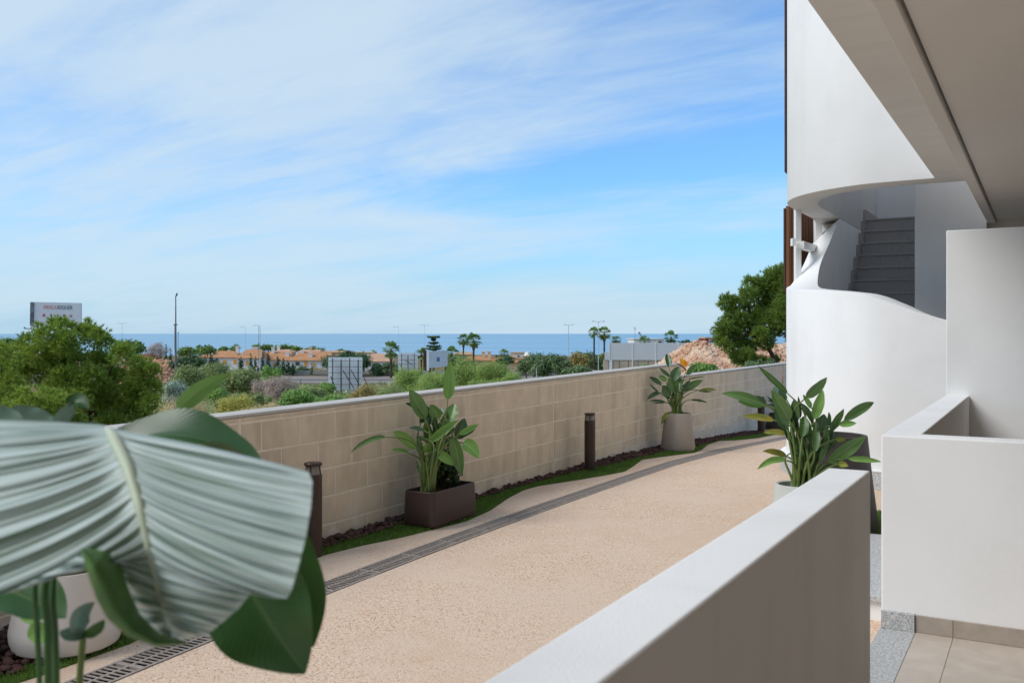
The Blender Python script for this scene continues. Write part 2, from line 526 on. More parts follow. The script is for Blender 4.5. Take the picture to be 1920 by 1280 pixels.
_tD = [0, 12, 25, 40, 60, 100, 140, 165, 205, 260, 400, 800, 1150, 1300, 3000]
_tz = [-2.9, -2.9, -3.3, -3.9, -4.9, -6.9, -8.3, -9.0, -9.4, -10.3, -14, -22.5, -27.5, -31, -40]
_rz = [-2.2, -2.2, -2.1, -2.0, -2.3, -4.2, -6.5, -7.8, -9.0, -10.2, -14, -22.5, -27.5, -31, -40]
def tz(xc, D):
    t = xc / max(D, 4.0)
    k = min(max((t - 0.10) / 0.11, 0), 1); k = k*k*(3-2*k)
    D_ = max(D, 0)
    return float(np.interp(D_, _tD, _tz))*(1-k) + float(np.interp(D_, _tD, _rz))*k

# ------------------------------------------------------------------ terrain, sea
def build_terrain():
    m = material('dry_ground', lin(140, 118, 92), 1.0, lin(116, 104, 70), 0.25, 0.9, bump=0.6, bscale=2.0, spec=0.05,
                 col3=lin(96, 98, 58), n3scale=0.06, n3amt=0.8)
    Ds = [2, 6, 9, 12, 16, 20, 25, 30, 36, 43, 52, 62, 75, 90, 105, 120, 135, 150, 165, 175, 190, 205, 225, 260, 300, 350, 400, 500, 650, 800, 1000, 1150, 1300, 2000, 3000]
    na = 240
    V, Fc = [], []
    for D in Ds:
        for k in range(na):
            a = 2*math.pi*k/na
            xc, d = D*math.sin(a), D*math.cos(a)
            z = tz(xc, d if d > 0 else 0.0)
            if D > 14 and d > 0:
                z += 0.012*D**0.8*math.sin(xc*0.31+d*0.17)*math.sin(d*0.23-xc*0.11) * (0.0 if 155 < D < 215 else 1.0)
            if d <= 0: z = -2.9
            V.append(tuple(C(xc, d, z)))
    for i in range(len(Ds)-1):
        for k in range(na):
            k2 = (k+1) % na
            Fc.append((i*na+k, i*na+k2, (i+1)*na+k2, (i+1)*na+k))
    Fc.append(tuple(range(na)))
    o = link('terrain', mesh_data('terrain', V, Fc, m, True))
    tag(o, 'dry sloping ground falling away towards the sea', None, None, 'structure')
build_terrain()

def build_sea():
    m = bpy.data.materials.new('sea_water'); m.use_nodes = True
    t = m.node_tree; b = t.nodes['Principled BSDF']
    b.inputs['Roughness'].default_value = 0.42
    b.inputs['Specular IOR Level'].default_value = 0.22
    tcn = N(t, 'ShaderNodeTexCoord')
    mp = N(t, 'ShaderNodeMapping'); mp.inputs['Rotation'].default_value = (0, 0, -YAW)
    mp.inputs['Scale'].default_value = (0.0004, 0.004, 1)
    t.links.new(tcn.outputs['Object'], mp.inputs[0])
    n = N(t, 'ShaderNodeTexNoise'); n.inputs['Scale'].default_value = 1.0; n.inputs['Detail'].default_value = 5
    t.links.new(mp.outputs[0], n.inputs['Vector'])
    rp = N(t, 'ShaderNodeValToRGB')
    rp.color_ramp.elements[0].position = 0.38; rp.color_ramp.elements[0].color = lin(116, 158, 182)
    rp.color_ramp.elements[1].position = 0.62; rp.color_ramp.elements[1].color = lin(132, 172, 194)
    t.links.new(n.outputs['Fac'], rp.inputs[0]); t.links.new(rp.outputs[0], b.inputs['Base Color'])
    n2 = N(t, 'ShaderNodeTexNoise'); n2.inputs['Scale'].default_value = 0.12; n2.inputs['Detail'].default_value = 4
    t.links.new(tcn.outputs['Object'], n2.inputs['Vector'])
    bp = N(t, 'ShaderNodeBump'); bp.inputs['Strength'].default_value = 0.5; bp.inputs['Distance'].default_value = 0.8
    t.links.new(n2.outputs['Fac'], bp.inputs['Height']); t.links.new(bp.outputs[0], b.inputs['Normal'])
    R = 90000.0
    mb = MB(); mb.disc((0, 0, -28.0), R, 96)
    tag(mb.build('sea', m), 'calm blue sea reaching the horizon', None, None, 'structure')
build_sea()

# ------------------------------------------------------------------ driveway with drain slot
def build_drive_material():
    m = bpy.data.materials.new('exposed_aggregate'); m.use_nodes = True
    t = m.node_tree; b = t.nodes['Principled BSDF']
    b.inputs['Roughness'].default_value = 0.9; b.inputs['Specular IOR Level'].default_value = 0.15
    tcn = N(t, 'ShaderNodeTexCoord')
    v1 = N(t, 'ShaderNodeTexVoronoi'); v1.inputs['Scale'].default_value = 120.0
    t.links.new(tcn.outputs['Object'], v1.inputs['Vector'])
    sp = N(t, 'ShaderNodeSeparateColor'); t.links.new(v1.outputs['Color'], sp.inputs[0])
    rp = N(t, 'ShaderNodeValToRGB'); cr = rp.color_ramp
    cr.elements[0].position = 0.0; cr.elements[0].color = lin(140, 106, 80)
    cr.elements[1].position = 1.0; cr.elements[1].color = lin(214, 198, 178)
    for pos, c in ((0.12, lin(196, 162, 134)), (0.45, lin(210, 182, 156)), (0.8, lin(214, 192, 170))):
        e = cr.elements.new(pos); e.color = c
    t.links.new(sp.outputs[0], rp.inputs[0])
    n = N(t, 'ShaderNodeTexNoise'); n.inputs['Scale'].default_value = 1.1; n.inputs['Detail'].default_value = 7; n.inputs['Roughness'].default_value = 0.62
    t.links.new(tcn.outputs['Object'], n.inputs['Vector'])
    r2 = N(t, 'ShaderNodeMapRange'); r2.inputs['From Min'].default_value = 0.40; r2.inputs['From Max'].default_value = 0.66; r2.inputs['To Max'].default_value = 0.75
    t.links.new(n.outputs['Fac'], r2.inputs['Value'])
    mx = N(t, 'ShaderNodeMix', data_type='RGBA'); t.links.new(r2.outputs[0], mx.inputs['Factor'])
    t.links.new(rp.outputs[0], mx.inputs['A']); mx.inputs['B'].default_value = lin(208, 186, 164)
    n3 = N(t, 'ShaderNodeTexNoise'); n3.inputs['Scale'].default_value = 0.7; n3.inputs['Detail'].default_value = 8; n3.inputs['Roughness'].default_value = 0.65
    mp = N(t, 'ShaderNodeMapping'); mp.inputs['Location'].default_value = (5, 9, 2); t.links.new(tcn.outputs['Object'], mp.inputs[0]); t.links.new(mp.outputs[0], n3.inputs['Vector'])
    r3 = N(t, 'ShaderNodeMapRange'); r3.inputs['From Min'].default_value = 0.5; r3.inputs['From Max'].default_value = 0.72; r3.inputs['To Max'].default_value = 0.85
    t.links.new(n3.outputs['Fac'], r3.inputs['Value'])
    mx3 = N(t, 'ShaderNodeMix', data_type='RGBA'); t.links.new(r3.outputs[0], mx3.inputs['Factor'])
    t.links.new(mx.outputs['Result'], mx3.inputs['A']); mx3.inputs['B'].default_value = lin(200, 166, 138)
    t.links.new(mx3.outputs['Result'], b.inputs['Base Color'])
    bp = N(t, 'ShaderNodeBump'); bp.inputs['Strength'].default_value = 0.45; bp.inputs['Distance'].default_value = 0.004; bp.invert = True
    t.links.new(v1.outputs['Distance'], bp.inputs['Height']); t.links.new(bp.outputs[0], b.inputs['Normal'])
    return m
DRIVE = build_drive_material()
_dp = [floor_pt(*p) for p in ((233,1248),(588,1113),(677,1077),(810,1027),(950,974.5),(1060,937),(1157,899),(1274,864),(1368,842.8),(1445,825))]
_dc = np.polyfit([p.y for p in _dp], [p.x for p in _dp], 3)
def drain_x(y):
    yy = min(max(y, 2.0), 17.0)
    v = float(np.polyval(_dc, yy)); dv = float(np.polyval(np.polyder(_dc), yy))
    return v + dv*(y-yy)*0.6
HW = 0.105                                        # half width of the drain slot
def build_driveway():
    ys = [ -6 + 0.4*i for i in range(90)]
    V, Fc = [], []
    for y in ys:
        z = gz(y); c = drain_x(y)
        for x in (-5.0, c-HW, c+HW, 4.0): V.append((x, y, z))
    for i in range(len(ys)-1):
        for a, b_ in ((0, 1), (2, 3)):
            Fc.append((i*4+a, i*4+b_, (i+1)*4+b_, (i+1)*4+a))
    o = link('driveway', mesh_data('driveway', V, Fc, DRIVE))
    tag(o, 'beige exposed-aggregate driveway between block wall and terraces', None, None, 'structure')
build_driveway()

def build_drain():
    root = thing('drainage_channel', 'long slotted grate drain curving along the beige driveway', 'drain', (drain_x(6), 6, -1.7))
    V, Fc = [], []
    ys = [1.0 + 0.4*i for i in range(48)]
    for y in ys:
        z = gz(y); c = drain_x(y)
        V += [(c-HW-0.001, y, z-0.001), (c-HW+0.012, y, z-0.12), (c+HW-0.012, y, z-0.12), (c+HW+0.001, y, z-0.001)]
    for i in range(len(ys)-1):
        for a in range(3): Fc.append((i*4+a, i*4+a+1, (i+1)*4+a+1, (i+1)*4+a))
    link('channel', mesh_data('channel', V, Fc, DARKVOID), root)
    # one grate, 0.5 m long, cast with two rows of slots; local x across, y along
    L, w = 0.497, 0.098
    g = MB()
    g.box(-w, -w+0.016, -L/2, L/2, -0.022, 0.003)
    g.box(w-0.016, w, -L/2, L/2, -0.022, 0.003)
    g.box(-0.007, 0.007, -L/2+0.014, L/2-0.014, -0.006, 0.002)
    g.box(-w+0.016, w-0.016, -L/2, -L/2+0.014, -0.021, 0.0025)
    g.box(-w+0.016, w-0.016, L/2-0.014, L/2, -0.021, 0.0025)
    n = 14
    for k in range(1, n):
        yk = -L/2 + 0.014 + (L-0.028)*k/n
        for s in (-1, 1):
            x0, x1 = sorted((s*0.007, s*(w-0.016)))
            g.box(x0, x1, yk-0.0052, yk+0.0052, -0.002, 0.002)
    me = g.data('grate', IRON)
    y = 1.0 + 0.25
    while y < 18.5:
        c = drain_x(y); d = (drain_x(y+0.25)-drain_x(y-0.25))/0.5
        o = link('grate', me, root, (c, y, gz(y)+0.001+random.uniform(-.0015, .0015)),
                 (math.atan((gz(y+.2)-gz(y-.2))/.4), random.uniform(-.006, .006), -math.atan(d)+random.uniform(-.006, .006)))
        y += 0.5*math.cos(math.atan(d))
build_drain()

# planting strip: turf and lava gravel between the drive and the block wall
_ge = [floor_pt(*p) for p in ((33,1280),(72,1268),(243,1207),(430,1115),(605,1041),(677,1023),(755,1007),(810,993),(872,978),(919,957),(954,933),(982,918.6),(1009,911),(1060,903),
       (1087,899),(1134,891),(1171,884),(1190,872),(1204,861.5),(1227,858),(1274,852),(1302,848.6),(1316,842.8),(1328,833),(1349,826),(1380,825),(1420,821))]
_gg = [floor_pt(*p) for p in ((33,1262),(243,1180),(430,1100),(605,1029),(677,1007.6),(747,984),(892,937),(950,919.8),(1060,890.5),(1098,881),(1145,872),(1204,858),(1241,847.5),(1302,838),(1345,826),(1380,820),(1420,814.6))]
_ge.sort(key=lambda p: p.y); _gg.sort(key=lambda p: p.y)
GE = lambda y: float(np.interp(y, [p.y for p in _ge], [p.x for p in _ge]))
GG = lambda y: min(float(np.interp(y, [p.y for p in _gg], [p.x for p in _gg])), GE(y)-0.02)
WALLX = -4.85
TURF = leaf_material('turf_blades', lin(84, 112, 46), lin(112, 142, 62), trans=0.3, tone=0.7, nscale=3.0)
TURF_BASE = material('turf_backing', lin(78, 102, 44), 1.0, lin(64, 86, 36), 30, 0.8, spec=0.05)
LAVA = material('lava_gravel', lin(98, 72, 66), 0.95, lin(66, 48, 45), 8.0, 0.9, spec=0.1, bump=0.4, bscale=60)

def blades(rng, P, h, w, lean):
    n = len(P)
    a = rng.uniform(0, 2*np.pi, n); hh = h*rng.uniform(0.6, 1.2, n)
    s = np.stack([np.cos(a), np.sin(a), np.zeros(n)], 1)*w*0.5
    tip = P + np.stack([rng.normal(0, lean, n), rng.normal(0, lean, n), hh], 1)
    V = np.stack([P-s, P+s, tip], 1).reshape(-1, 3)
    Fc = np.arange(3*n).reshape(-1, 3)
    return V, Fc, np.repeat(rng.uniform(0, 1, n), 3)

def build_strip():
    ys = [1.2 + 0.08*i for i in range(int((17.6-1.2)/0.08))]
    V, Fc = [], []
    for y in ys: V += [(GG(y)-0.02, y, gz(y)+0.006), (GE(y), y, gz(y)+0.006), (GE(y), y, gz(y)-0.01)]
    for i in range(len(ys)-1):
        Fc.append((i*3, i*3+1, i*3+4, i*3+3)); Fc.append((i*3+1, i*3+2, i*3+5, i*3+4))
    o = link('turf_strip', mesh_data('turf_strip', V, Fc, TURF_BASE)); tag(o, 'narrow wavy-edged strip of green turf by the driveway', None, None, 'structure')
    rng = np.random.default_rng(3)
    n = 90000
    y = rng.uniform(1.2, 17.5, n)
    ge = np.array([GE(v) for v in ys]); gg = np.array([GG(v) for v in ys])
    e, g = np.interp(y, ys, ge), np.interp(y, ys, gg)
    keep = rng.uniform(0, 0.55, n) < (e-g+0.02)
    y, e, g = y[keep], e[keep], g[keep]
    x = g-0.02+(e-g+0.015)*rng.uniform(0, 1, len(y))
    z = np.interp(y, _gy, _gz)+0.004
    Vb, Fb, T = blades(rng, np.stack([x, y, z], 1), 0.026, 0.007, 0.010)
    o = link('turf_grass', mesh_data('turf_grass', Vb, Fb, TURF, tone=T)); tag(o, 'short green artificial grass of the strip beside the wall', 'grass', None, 'stuff')
    # gravel bed
    V, Fc = [], []
    for y in ys: V += [(WALLX-0.02, y, gz(y)+0.012), (GG(y)+0.01, y, gz(y)+0.003)]
    for i in range(len(ys)-1): Fc.append((i*2, i*2+1, i*2+3, i*2+2))
    o = link('gravel_bed', mesh_data('gravel_bed', V, Fc, SOIL)); tag(o, 'dark soil under the lava gravel along the wall', None, None, 'structure')
    ico = bmesh.new(); bmesh.ops.create_icosphere(ico, subdivisions=1, radius=1.0)
    iv = np.array([v.co[:] for v in ico.verts]); fi = np.array([[v.index for v in f.verts] for f in ico.faces]); ico.free()
    n = 6500
    y = rng.uniform(1.3, 17.4, n); g = np.interp(y, ys, gg)
    wd = g-WALLX
    keep = rng.uniform(0, 0.42, n) < wd
    y, g = y[keep], g[keep]; n = len(y)
    x = WALLX+0.01+(g-WALLX+0.015)*rng.uniform(0, 1, n)**0.9
    r = rng.uniform(0.011, 0.027, n)
    sc = np.stack([rng.uniform(.7, 1.4, n), rng.uniform(.7, 1.4, n), rng.uniform(.5, .9, n)], 1)*r[:, None]
    P = np.stack([x, y, np.interp(y, _gy, _gz)+0.012+r*rng.uniform(0.1, 0.9, n)], 1)
    VV = iv[None]*(1+rng.uniform(-.28, .28, (n, len(iv), 1)))*sc[:, None, :]
    a = rng.uniform(0, 6.28, n); ca, sa = np.cos(a)[:, None], np.sin(a)[:, None]
    VV = np.stack([VV[..., 0]*ca-VV[..., 1]*sa, VV[..., 0]*sa+VV[..., 1]*ca, VV[..., 2]], -1)+P[:, None, :]
    FF = (fi[None]+(np.arange(n)*len(iv))[:, None, None]).reshape(-1, 3)
    o = link('lava_gravel', mesh_data('lava_gravel', VV.reshape(-1, 3), FF, LAVA)); tag(o, 'dark reddish lava gravel along the foot of the block wall', 'gravel', None, 'stuff')
build_strip()

# ------------------------------------------------------------------ block wall
TILT = 0.0115
def build_block_wall():
    root = thing('block_wall', 'long low beige concrete block wall with white coping along driveway', 'wall', (WALLX-0.1, 6, -1.6))
    cache = {}
    def block(yc, zc, ln, h, tilt):
        if ln < 0.03 or h < 0.02: return
        k = (round(ln, 2), round(h, 3))
        if k not in cache:
            mb = MB(); mb.box(-0.06, 0.0, -k[0]/2+0.0052, k[0]/2-0.0052, -k[1]/2+0.0065, k[1]/2-0.0065)
            cache[k] = mb.data('block', BLOCK, bevel=0.0035, seg=1)
        link('block', cache[k], root, (WALLX+random.uniform(-.0012, .0012), yc, zc), (math.atan(tilt), 0, 0))
    def panel(y0, y1, lines, zf, tilt, first):
        """courses between heights 'lines' (top to bottom, given at y = yref)"""
        for r in range(len(lines)-1):
            y = y0 - (0.2 if (r+first) % 2 else 0.0)
            while y < y1-0.01:
                a, b_ = max(y, y0), min(y+0.4, y1)
                if y1-b_ < 0.06: b_ = y1
                zc = (lines[r]+lines[r+1])/2 + zf((a+b_)/2)
                block((a+b_)/2, zc, b_-a, lines[r]-lines[r+1], tilt)
                if b_ == y1: break
                y += 0.4
    zfA = lambda y: TILT*(y-5.7)
    LA = [-0.575, -0.612, -0.8275, -1.045, -1.2625, -1.48, -1.70]
    JT = [4.68, 9.43]
    YS = 13.72
    panel(1.55, JT[0]-0.012, LA, zfA, TILT, 1)
    panel(JT[0]+0.012, JT[1]-0.012, LA, zfA, TILT, 0)
    panel(JT[1]+0.012, YS, LA, zfA, TILT, 1)
    LD = [-0.68, -0.885, -1.09, -1.2925, -1.495, -1.70, -1.90]
    zfD = lambda y: 0.002*(y-14)
    panel(YS+0.004, 17.0, LD, zfD, 0.002, 0)
    panel(17.024, 22.0, LD, zfD, 0.002, 0)
    # mortar core, coping and footing
    core = MB()
    def sl(y0, y1, x0, x1, zb, zt):
        core.hexa([(x0,y0,zb(y0)),(x1,y0,zb(y0)),(x1,y1,zb(y1)),(x0,y1,zb(y1)),(x0,y0,zt(y0)),(x1,y0,zt(y0)),(x1,y1,zt(y1)),(x0,y1,zt(y1))])
    sl(-4, YS, WALLX-0.2, WALLX-0.0025, lambda y: -3.4, lambda y: -0.576+zfA(y))
    sl(YS+0.002, 26, WALLX-0.2, WALLX-0.0025, lambda y: -3.4, lambda y: -0.682+zfD(y))
    core.build('mortar_core', MORTAR, root)
    for yj, z0, z1 in ((JT[0], -1.7, -0.575+zfA(JT[0])), (JT[1], -1.7, -0.575+zfA(JT[1])), (17.012, -2.0, -0.68)):
        j = MB(); j.box(WALLX-0.02, WALLX+0.0015, yj-0.011, yj+0.011, z0, z1); j.build('movement_joint', MORTAR, root)
    def coping(y0, y1, zt, tilt):
        y = y0
        while y < y1-0.05:
            l = min(1.0, y1-y)
            mb = MB(); mb.box(WALLX-0.212, WALLX+0.006, y+0.0015, y+l-0.0015, zt(y+l/2)-0.024, zt(y+l/2))
            # tilt by shearing the ends
            mb.v = [(p[0], p[1], p[2]+tilt*(p[1]-y-l/2)) for p in mb.v]
            mb.build('coping_slab', COPING, root, bevel=0.004, seg=1)
            y += l
    coping(-4+0.72, YS+0.0, lambda y: -0.548+zfA(y), TILT)
    coping(YS+0.01, 26, lambda y: -0.652+zfD(y), 0.002)
    ft = MB(); rng = random.Random(4)
    y = 9.9; prev = None
    while y < 22:
        h = np.interp(y, [9.9, 11.5, 13.5, 18, 22], [0.012, 0.08, 0.16, 0.20, 0.2]) + rng.uniform(-.018, .018)*(1 if y > 10.3 else 0)
        cur = (y, gz(y)+h)
        if prev:
            y0, z0 = prev; y1, z1 = cur
            ft.hexa([(WALLX-.03,y0,-2.4),(WALLX+.006,y0,-2.4),(WALLX+.006,y1,-2.4),(WALLX-.03,y1,-2.4),(WALLX-.03,y0,z0),(WALLX+.005,y0,z0),(WALLX+.005,y1,z1),(WALLX-.03,y1,z1)])
        prev = cur; y += 0.11
    ft.build('footing', FOOTING, root)
build_block_wall()

# ------------------------------------------------------------------ terrace: floor, parapets, partition, ceiling
def build_terrace():
    sl = MB(); sl.box(-0.566, 4.0, -4.0, 13.0, -1.75, FLOOR-0.010)
    fl = sl.build('terrace_floor', GROUT); tag(fl, 'beige porcelain tiled terrace floor', None, None, 'structure')
    cache = {}
    xs = [-0.566, -0.395, 0.205, 0.805, 1.405, 2.005, 2.605]
    y1 = 5.088
    ys = [y1, 4.62] + [4.62-0.6*i for i in range(1, 12)]
    for i in range(len(xs)-1):
        for j in range(len(ys)-1):
            a, b_ = xs[i], xs[i+1]; c, d = ys[j+1], ys[j]
            k = (round(b_-a, 3), round(d-c, 3))
            if k not in cache:
                mb = MB(); mb.box(-k[0]/2+.001, k[0]/2-.001, -k[1]/2+.001, k[1]/2-.001, -0.012, 0.0)
                cache[k] = mb.data('tile', TILE, bevel=0.001, seg=1)
            link('tile', cache[k], fl, ((a+b_)/2, (c+d)/2, FLOOR+random.uniform(-.0003, .0003)))
    th = MB(); th.box(-0.735, -0.566, 3.76, 5.085, -1.75, FLOOR+0.001)
    tag(th.build('threshold', GRANITE, bevel=0.003, seg=1), 'speckled grey granite threshold at the terrace entrance', None, None, 'structure')
    # near parapet
    p = MB(); p.box(-0.731, -0.576, -4.0, 3.75, -1.7, -0.52)
    o = p.build('terrace_parapet', WHITE, bevel=0.008, seg=3)
    tag(o, 'thick white parapet running diagonally across the foreground', 'parapet')
    # far parapet: L-shaped with skirting
    root = thing('garden_parapet', 'white L-shaped parapet with granite and tile skirting at its base', 'parapet', (-0.65, 5.2, FLOOR))
    V = []
    q = MB()
    pts = [(-0.73, 5.09), (3.0, 5.09), (3.0, 5.245), (-0.553, 5.245), (-0.553, 8.70), (-0.73, 8.70)]
    n = len(pts)
    q.v = [(x, y, -1.75) for x, y in pts] + [(x, y, -0.52) for x, y in pts]
    q.f = [tuple(range(n))[::-1], tuple(range(n, 2*n))] + [(i, (i+1) % n, n+(i+1) % n, n+i) for i in range(n)]
    q.m = [0]*len(q.f)
    q.build('wall_body', WHITE, root, bevel=0.008, seg=3)
    g = MB(); g.box(-0.728, -0.570, 5.066, 5.092, FLOOR+0.001, FLOOR+0.090); g.build('granite_skirting', GRANITE, root, bevel=0.002, seg=1)
    for a, b_ in ((-0.566, -0.396), (-0.394, 0.204), (0.206, 0.804), (0.806, 1.404)):
        s = MB(); s.box(a, b_, 5.078, 5.092, FLOOR+0.001, FLOOR+0.086); s.build('skirting_tile', SKIRT, root, bevel=0.0015, seg=1)
    # partition wall
    t = MB(); t.box(-0.73, 3.0, 8.702, 8.86, -1.75, 0.872)
    tag(t.build('partition_wall', WHITE, bevel=0.008, seg=3), 'tall white partition wall rising behind the L-shaped parapet', 'wall')
    # granite-topped plinth outside the parapet
    root = thing('granite_plinth', 'low white plinth topped with a light granite slab', 'plinth', (-1.0, 6.3, -1.6))
    a = MB(); a.box(-1.30, -0.732, 5.53, 7.18, -1.7, -1.492); a.build('riser', WHITE, root)
    a = MB(); a.box(-1.33, -0.732, 5.50, 7.20, -1.490, -1.455); a.build('slab', GRANITE, root, bevel=0.003, seg=1)
build_terrace()

ZS = 1.55                                          # underside of the upper floor
OUT = [(-0.40,10.197),(-0.95,10.20),(-1.35,10.21),(-1.65,10.25),(-1.95,10.38),(-2.20,10.56),(-2.42,10.80),(-2.58,11.10),(-2.67,11.42),(-2.70,11.8),(-2.70,12.4),(-2.70,13.1),(-2.70,13.7),(-2.70,16.3)]
INN = [(-0.40,10.54),(-0.95,10.54),(-1.25,10.545),(-1.50,10.59),(-1.75,10.66),(-1.97,10.79),(-2.15,11.0),(-2.28,11.24),(-2.36,11.5),(-2.40,11.86),(-2.40,12.4),(-2.40,13.1),(-2.40,13.7),(-2.40,16.3)]
TOPO = [0.02, 0.16, 0.30, 0.405, 0.450, 0.478, 0.500, 0.525, 0.555, 0.615, 0.87, 1.27, 1.5485, 1.5485]
TOPI = [0.02, 0.16, 0.30, 0.405, 0.450, 0.478, 0.505, 0.540, 0.620, 0.86, 1.16, 1.5485, 1.5485, 1.5485]
def ribbon(mb, O, I, zb, zt, m=0):
    n = len(O)
    for i in range(n-1):
        a, b_, c, d = O[i], O[i+1], I[i+1], I[i]
        mb.hexa([(a[0],a[1],zb[i]),(b_[0],b_[1],zb[i+1]),(c[0],c[1],zb[i+1]),(d[0],d[1],zb[i]),
                 (a[0],a[1],zt[i]),(b_[0],b_[1],zt[i+1]),(c[0],c[1],zt[i+1]),(d[0],d[1],zt[i])], m)
def ribbon_mesh(name, O, I, zb, zt, mat, parent, ang=0.5, zi=None, bev=0.012):
    """one continuous curved wall: outer, inner, top and bottom skins"""
    n = len(O); V = []; Fc = []
    for i in range(n):
        V += [(O[i][0],O[i][1],zb[i]), (O[i][0],O[i][1],zt[i]), (I[i][0],I[i][1],(zi or zt)[i]), (I[i][0],I[i][1],zb[i])]
    for i in range(n-1):
        for k in range(4):
            k2 = (k+1) % 4
            Fc.append((i*4+k, i*4+k2, (i+1)*4+k2, (i+1)*4+k))
    Fc.append((0, 3, 2, 1)); e = (n-1)*4; Fc.append((e, e+1, e+2, e+3))
    me = mesh_data(name, V, Fc, mat)
    bm = bmesh.new(); bm.from_mesh(me); bmesh.ops.recalc_face_normals(bm, faces=bm.faces)
    ed = [x for x in bm.edges if len(x.link_faces) == 2 and x.calc_face_angle(0) > 0.9]
    bmesh.ops.bevel(bm, geom=ed, offset=bev, segments=2, profile=0.5, affect='EDGES', clamp_overlap=True)
    bm.to_mesh(me); bm.free()
    shade_auto(me, ang)
    return link(name, me, parent)

def build_building():
    root = thing('apartment_building', 'white apartment block with a curved open stair tower', 'building', (0, 6, -1.6))
    P3 = [(o[0], o[1], i[0], i[1], t, u) for o, i, t, u in zip(OUT, INN, TOPO, TOPI)]
    S = catmull(P3, 6)
    O = [(s[0], s[1]) for s in S]; I = [(s[2], s[3]) for s in S]; T = [min(s[4], 1.5485) for s in S]; TI = [min(s[5], 1.5485) for s in S]
    n = len(S)
    # lower curved parapet that climbs with the stair, then the full-height wall behind it
    OL = [(o[0]-0.04*min(max((-1.9-o[0])/0.7, 0), 1), o[1]) for o in O]
    ribbon_mesh('stair_parapet', OL, I, [-2.2]*n, T, WHITE, root, zi=TI)
    # kerb at the foot of the tower
    OK = []
    for i in range(n):
        a, b_ = np.array(O[max(i-1,0)]), np.array(O[min(i+1,n-1)])
        d = (b_-a)/np.linalg.norm(b_-a); OK.append((O[i][0]+0.11*(-d[1])*-1*-1, O[i][1]+0.11*d[0]))
    side = [(o[0]-(k[0]-o[0]), o[1]-(k[1]-o[1])) for o, k in zip(O, OK)]
    OK = [k if (k[0]+1.5)**2+(k[1]-12)**2 > (s[0]+1.5)**2+(s[1]-12)**2 else s for k, s in zip(OK, side)]
    ribbon_mesh('kerb', OK, [(o[0]*0.995+i_[0]*0.005, o[1]*0.995+i_[1]*0.005) for o, i_ in zip(O, I)], [-2.2]*n, [-1.42]*n, GRANITE, root)
    ribbon_mesh('kerb_top', OK, [(o[0]*0.99+i_[0]*0.01, o[1]*0.99+i_[1]*0.01) for o, i_ in zip(O, I)], [-1.4195]*n, [-1.395]*n, WHITE, root)
    # upper curved facade; its underside is the soffit ring
    ribbon_mesh('tower_facade', [(o[0]-0.75*(o[0]-l[0]), o[1]) for o, l in zip(O, OL)], I, [ZS]*n, [4.15]*n, WHITE, root, bev=0.005)
    # interior: stairwell back wall and newel wall
    b = MB(); b.box(-2.72, -0.62, 16.302, 16.5, -2.2, 4.1); b.build('stairwell_wall', WHITE, root)
    b = MB(); b.box(-1.437, -0.621, 12.80, 16.30, -2.2, 4.1); b.build('newel_wall', WHITE, root, bevel=0.01, seg=2)
    b = MB(); b.box(-2.42, -0.621, 10.50, 16.30, -2.2, -1.40); b.build('stairwell_floor', GRANITE_DK, root)
    # upper floor slab with soffit, beam and terrace ceiling
    b = MB(); b.box(-0.96, 7.0, -6.0, 10.195, ZS, 5.4); b.build('upper_floor', WHITE, root)
    b = MB(); b.box(-0.618, -0.530, -6.0, 13.0, 1.352, ZS-0.002); b.build('ceiling_beam', SOFFIT, root, bevel=0.006, seg=2)
    b = MB(); b.box(-0.515, 7.0, -6.0, 13.0, 1.392, ZS-0.002); b.build('terrace_ceiling', SOFFIT, root)
    b = MB(); b.box(-0.615, 7.0, 10.545, 16.5, ZS+0.001, 4.12); b.build('rear_block', WHITE, root)
    b = MB(); b.box(-0.618, 7.0, 13.002, 13.2, -1.75, ZS-0.002); b.build('end_wall', WHITE, root)
    b = MB(); b.box(2.8, 3.0, -6.0, 13.0, -1.75, 1.39); b.build('unseen_house_wall', material('bounce_cream', lin(196, 176, 154), .8, lin(184, 162, 140), 1.5, .9, stretch=(1, 6, .4)), root)  # unseen wall added to bound the light; cream tone set for its bounce
    # stair
    y0, z0, run, rise = 13.74, 0.564, 0.21, 0.195
    for k in range(-6, 7):
        yk = y0+run*k; zt_ = z0+rise*k; last = k == 6
        st = MB(); st.box(-2.36, -1.44 if yk > 12.7 else -1.2, yk, 16.29 if last else yk+run+0.02, zt_-rise-0.03, zt_-0.028); st.build('step', GRANITE_DK, root)
        nz_ = MB(); nz_.box(-2.36, -1.44 if yk > 12.7 else -1.2, yk-0.018, 16.29 if last else yk+run, zt_-0.027, zt_); nz_.build('tread', GRANITE_DK, root, bevel=0.003, seg=1)
        sk = MB(); sk.box(-2.396, -2.362, yk-0.05, 16.29 if last else yk+run-0.052, zt_-rise, zt_+0.14); sk.build('stair_skirting', GRANITE_DK, root)
    # white posts and rail in the side opening
    def post(px, ptop, pbot, D, wpx, name='opening_post'):
        a, b2 = at(px-wpx/2, ptop, D), at(px+wpx/2, pbot, D)
        c = (a+b2)/2
        m_ = MB(); m_.obox((c.x, c.y, c.z), (CA, SA, 0), wpx/F*D/2, (-SA, CA, 0), 0.04, (0, 0, 1), abs(a.z-b2.z)/2)
        m_.build(name, PAINT_W, root, bevel=0.004, seg=1)
    post(1495.5, 380, 530, 11.72, 11)
    post(1533.5, 395, 520, 12.62, 13)
    r = MB(); a, b2 = at(1501, 459, 11.64), at(1530, 468, 12.5)
    r.bar(a, b2, 0.045); r.build('opening_rail', PAINT_W, root)
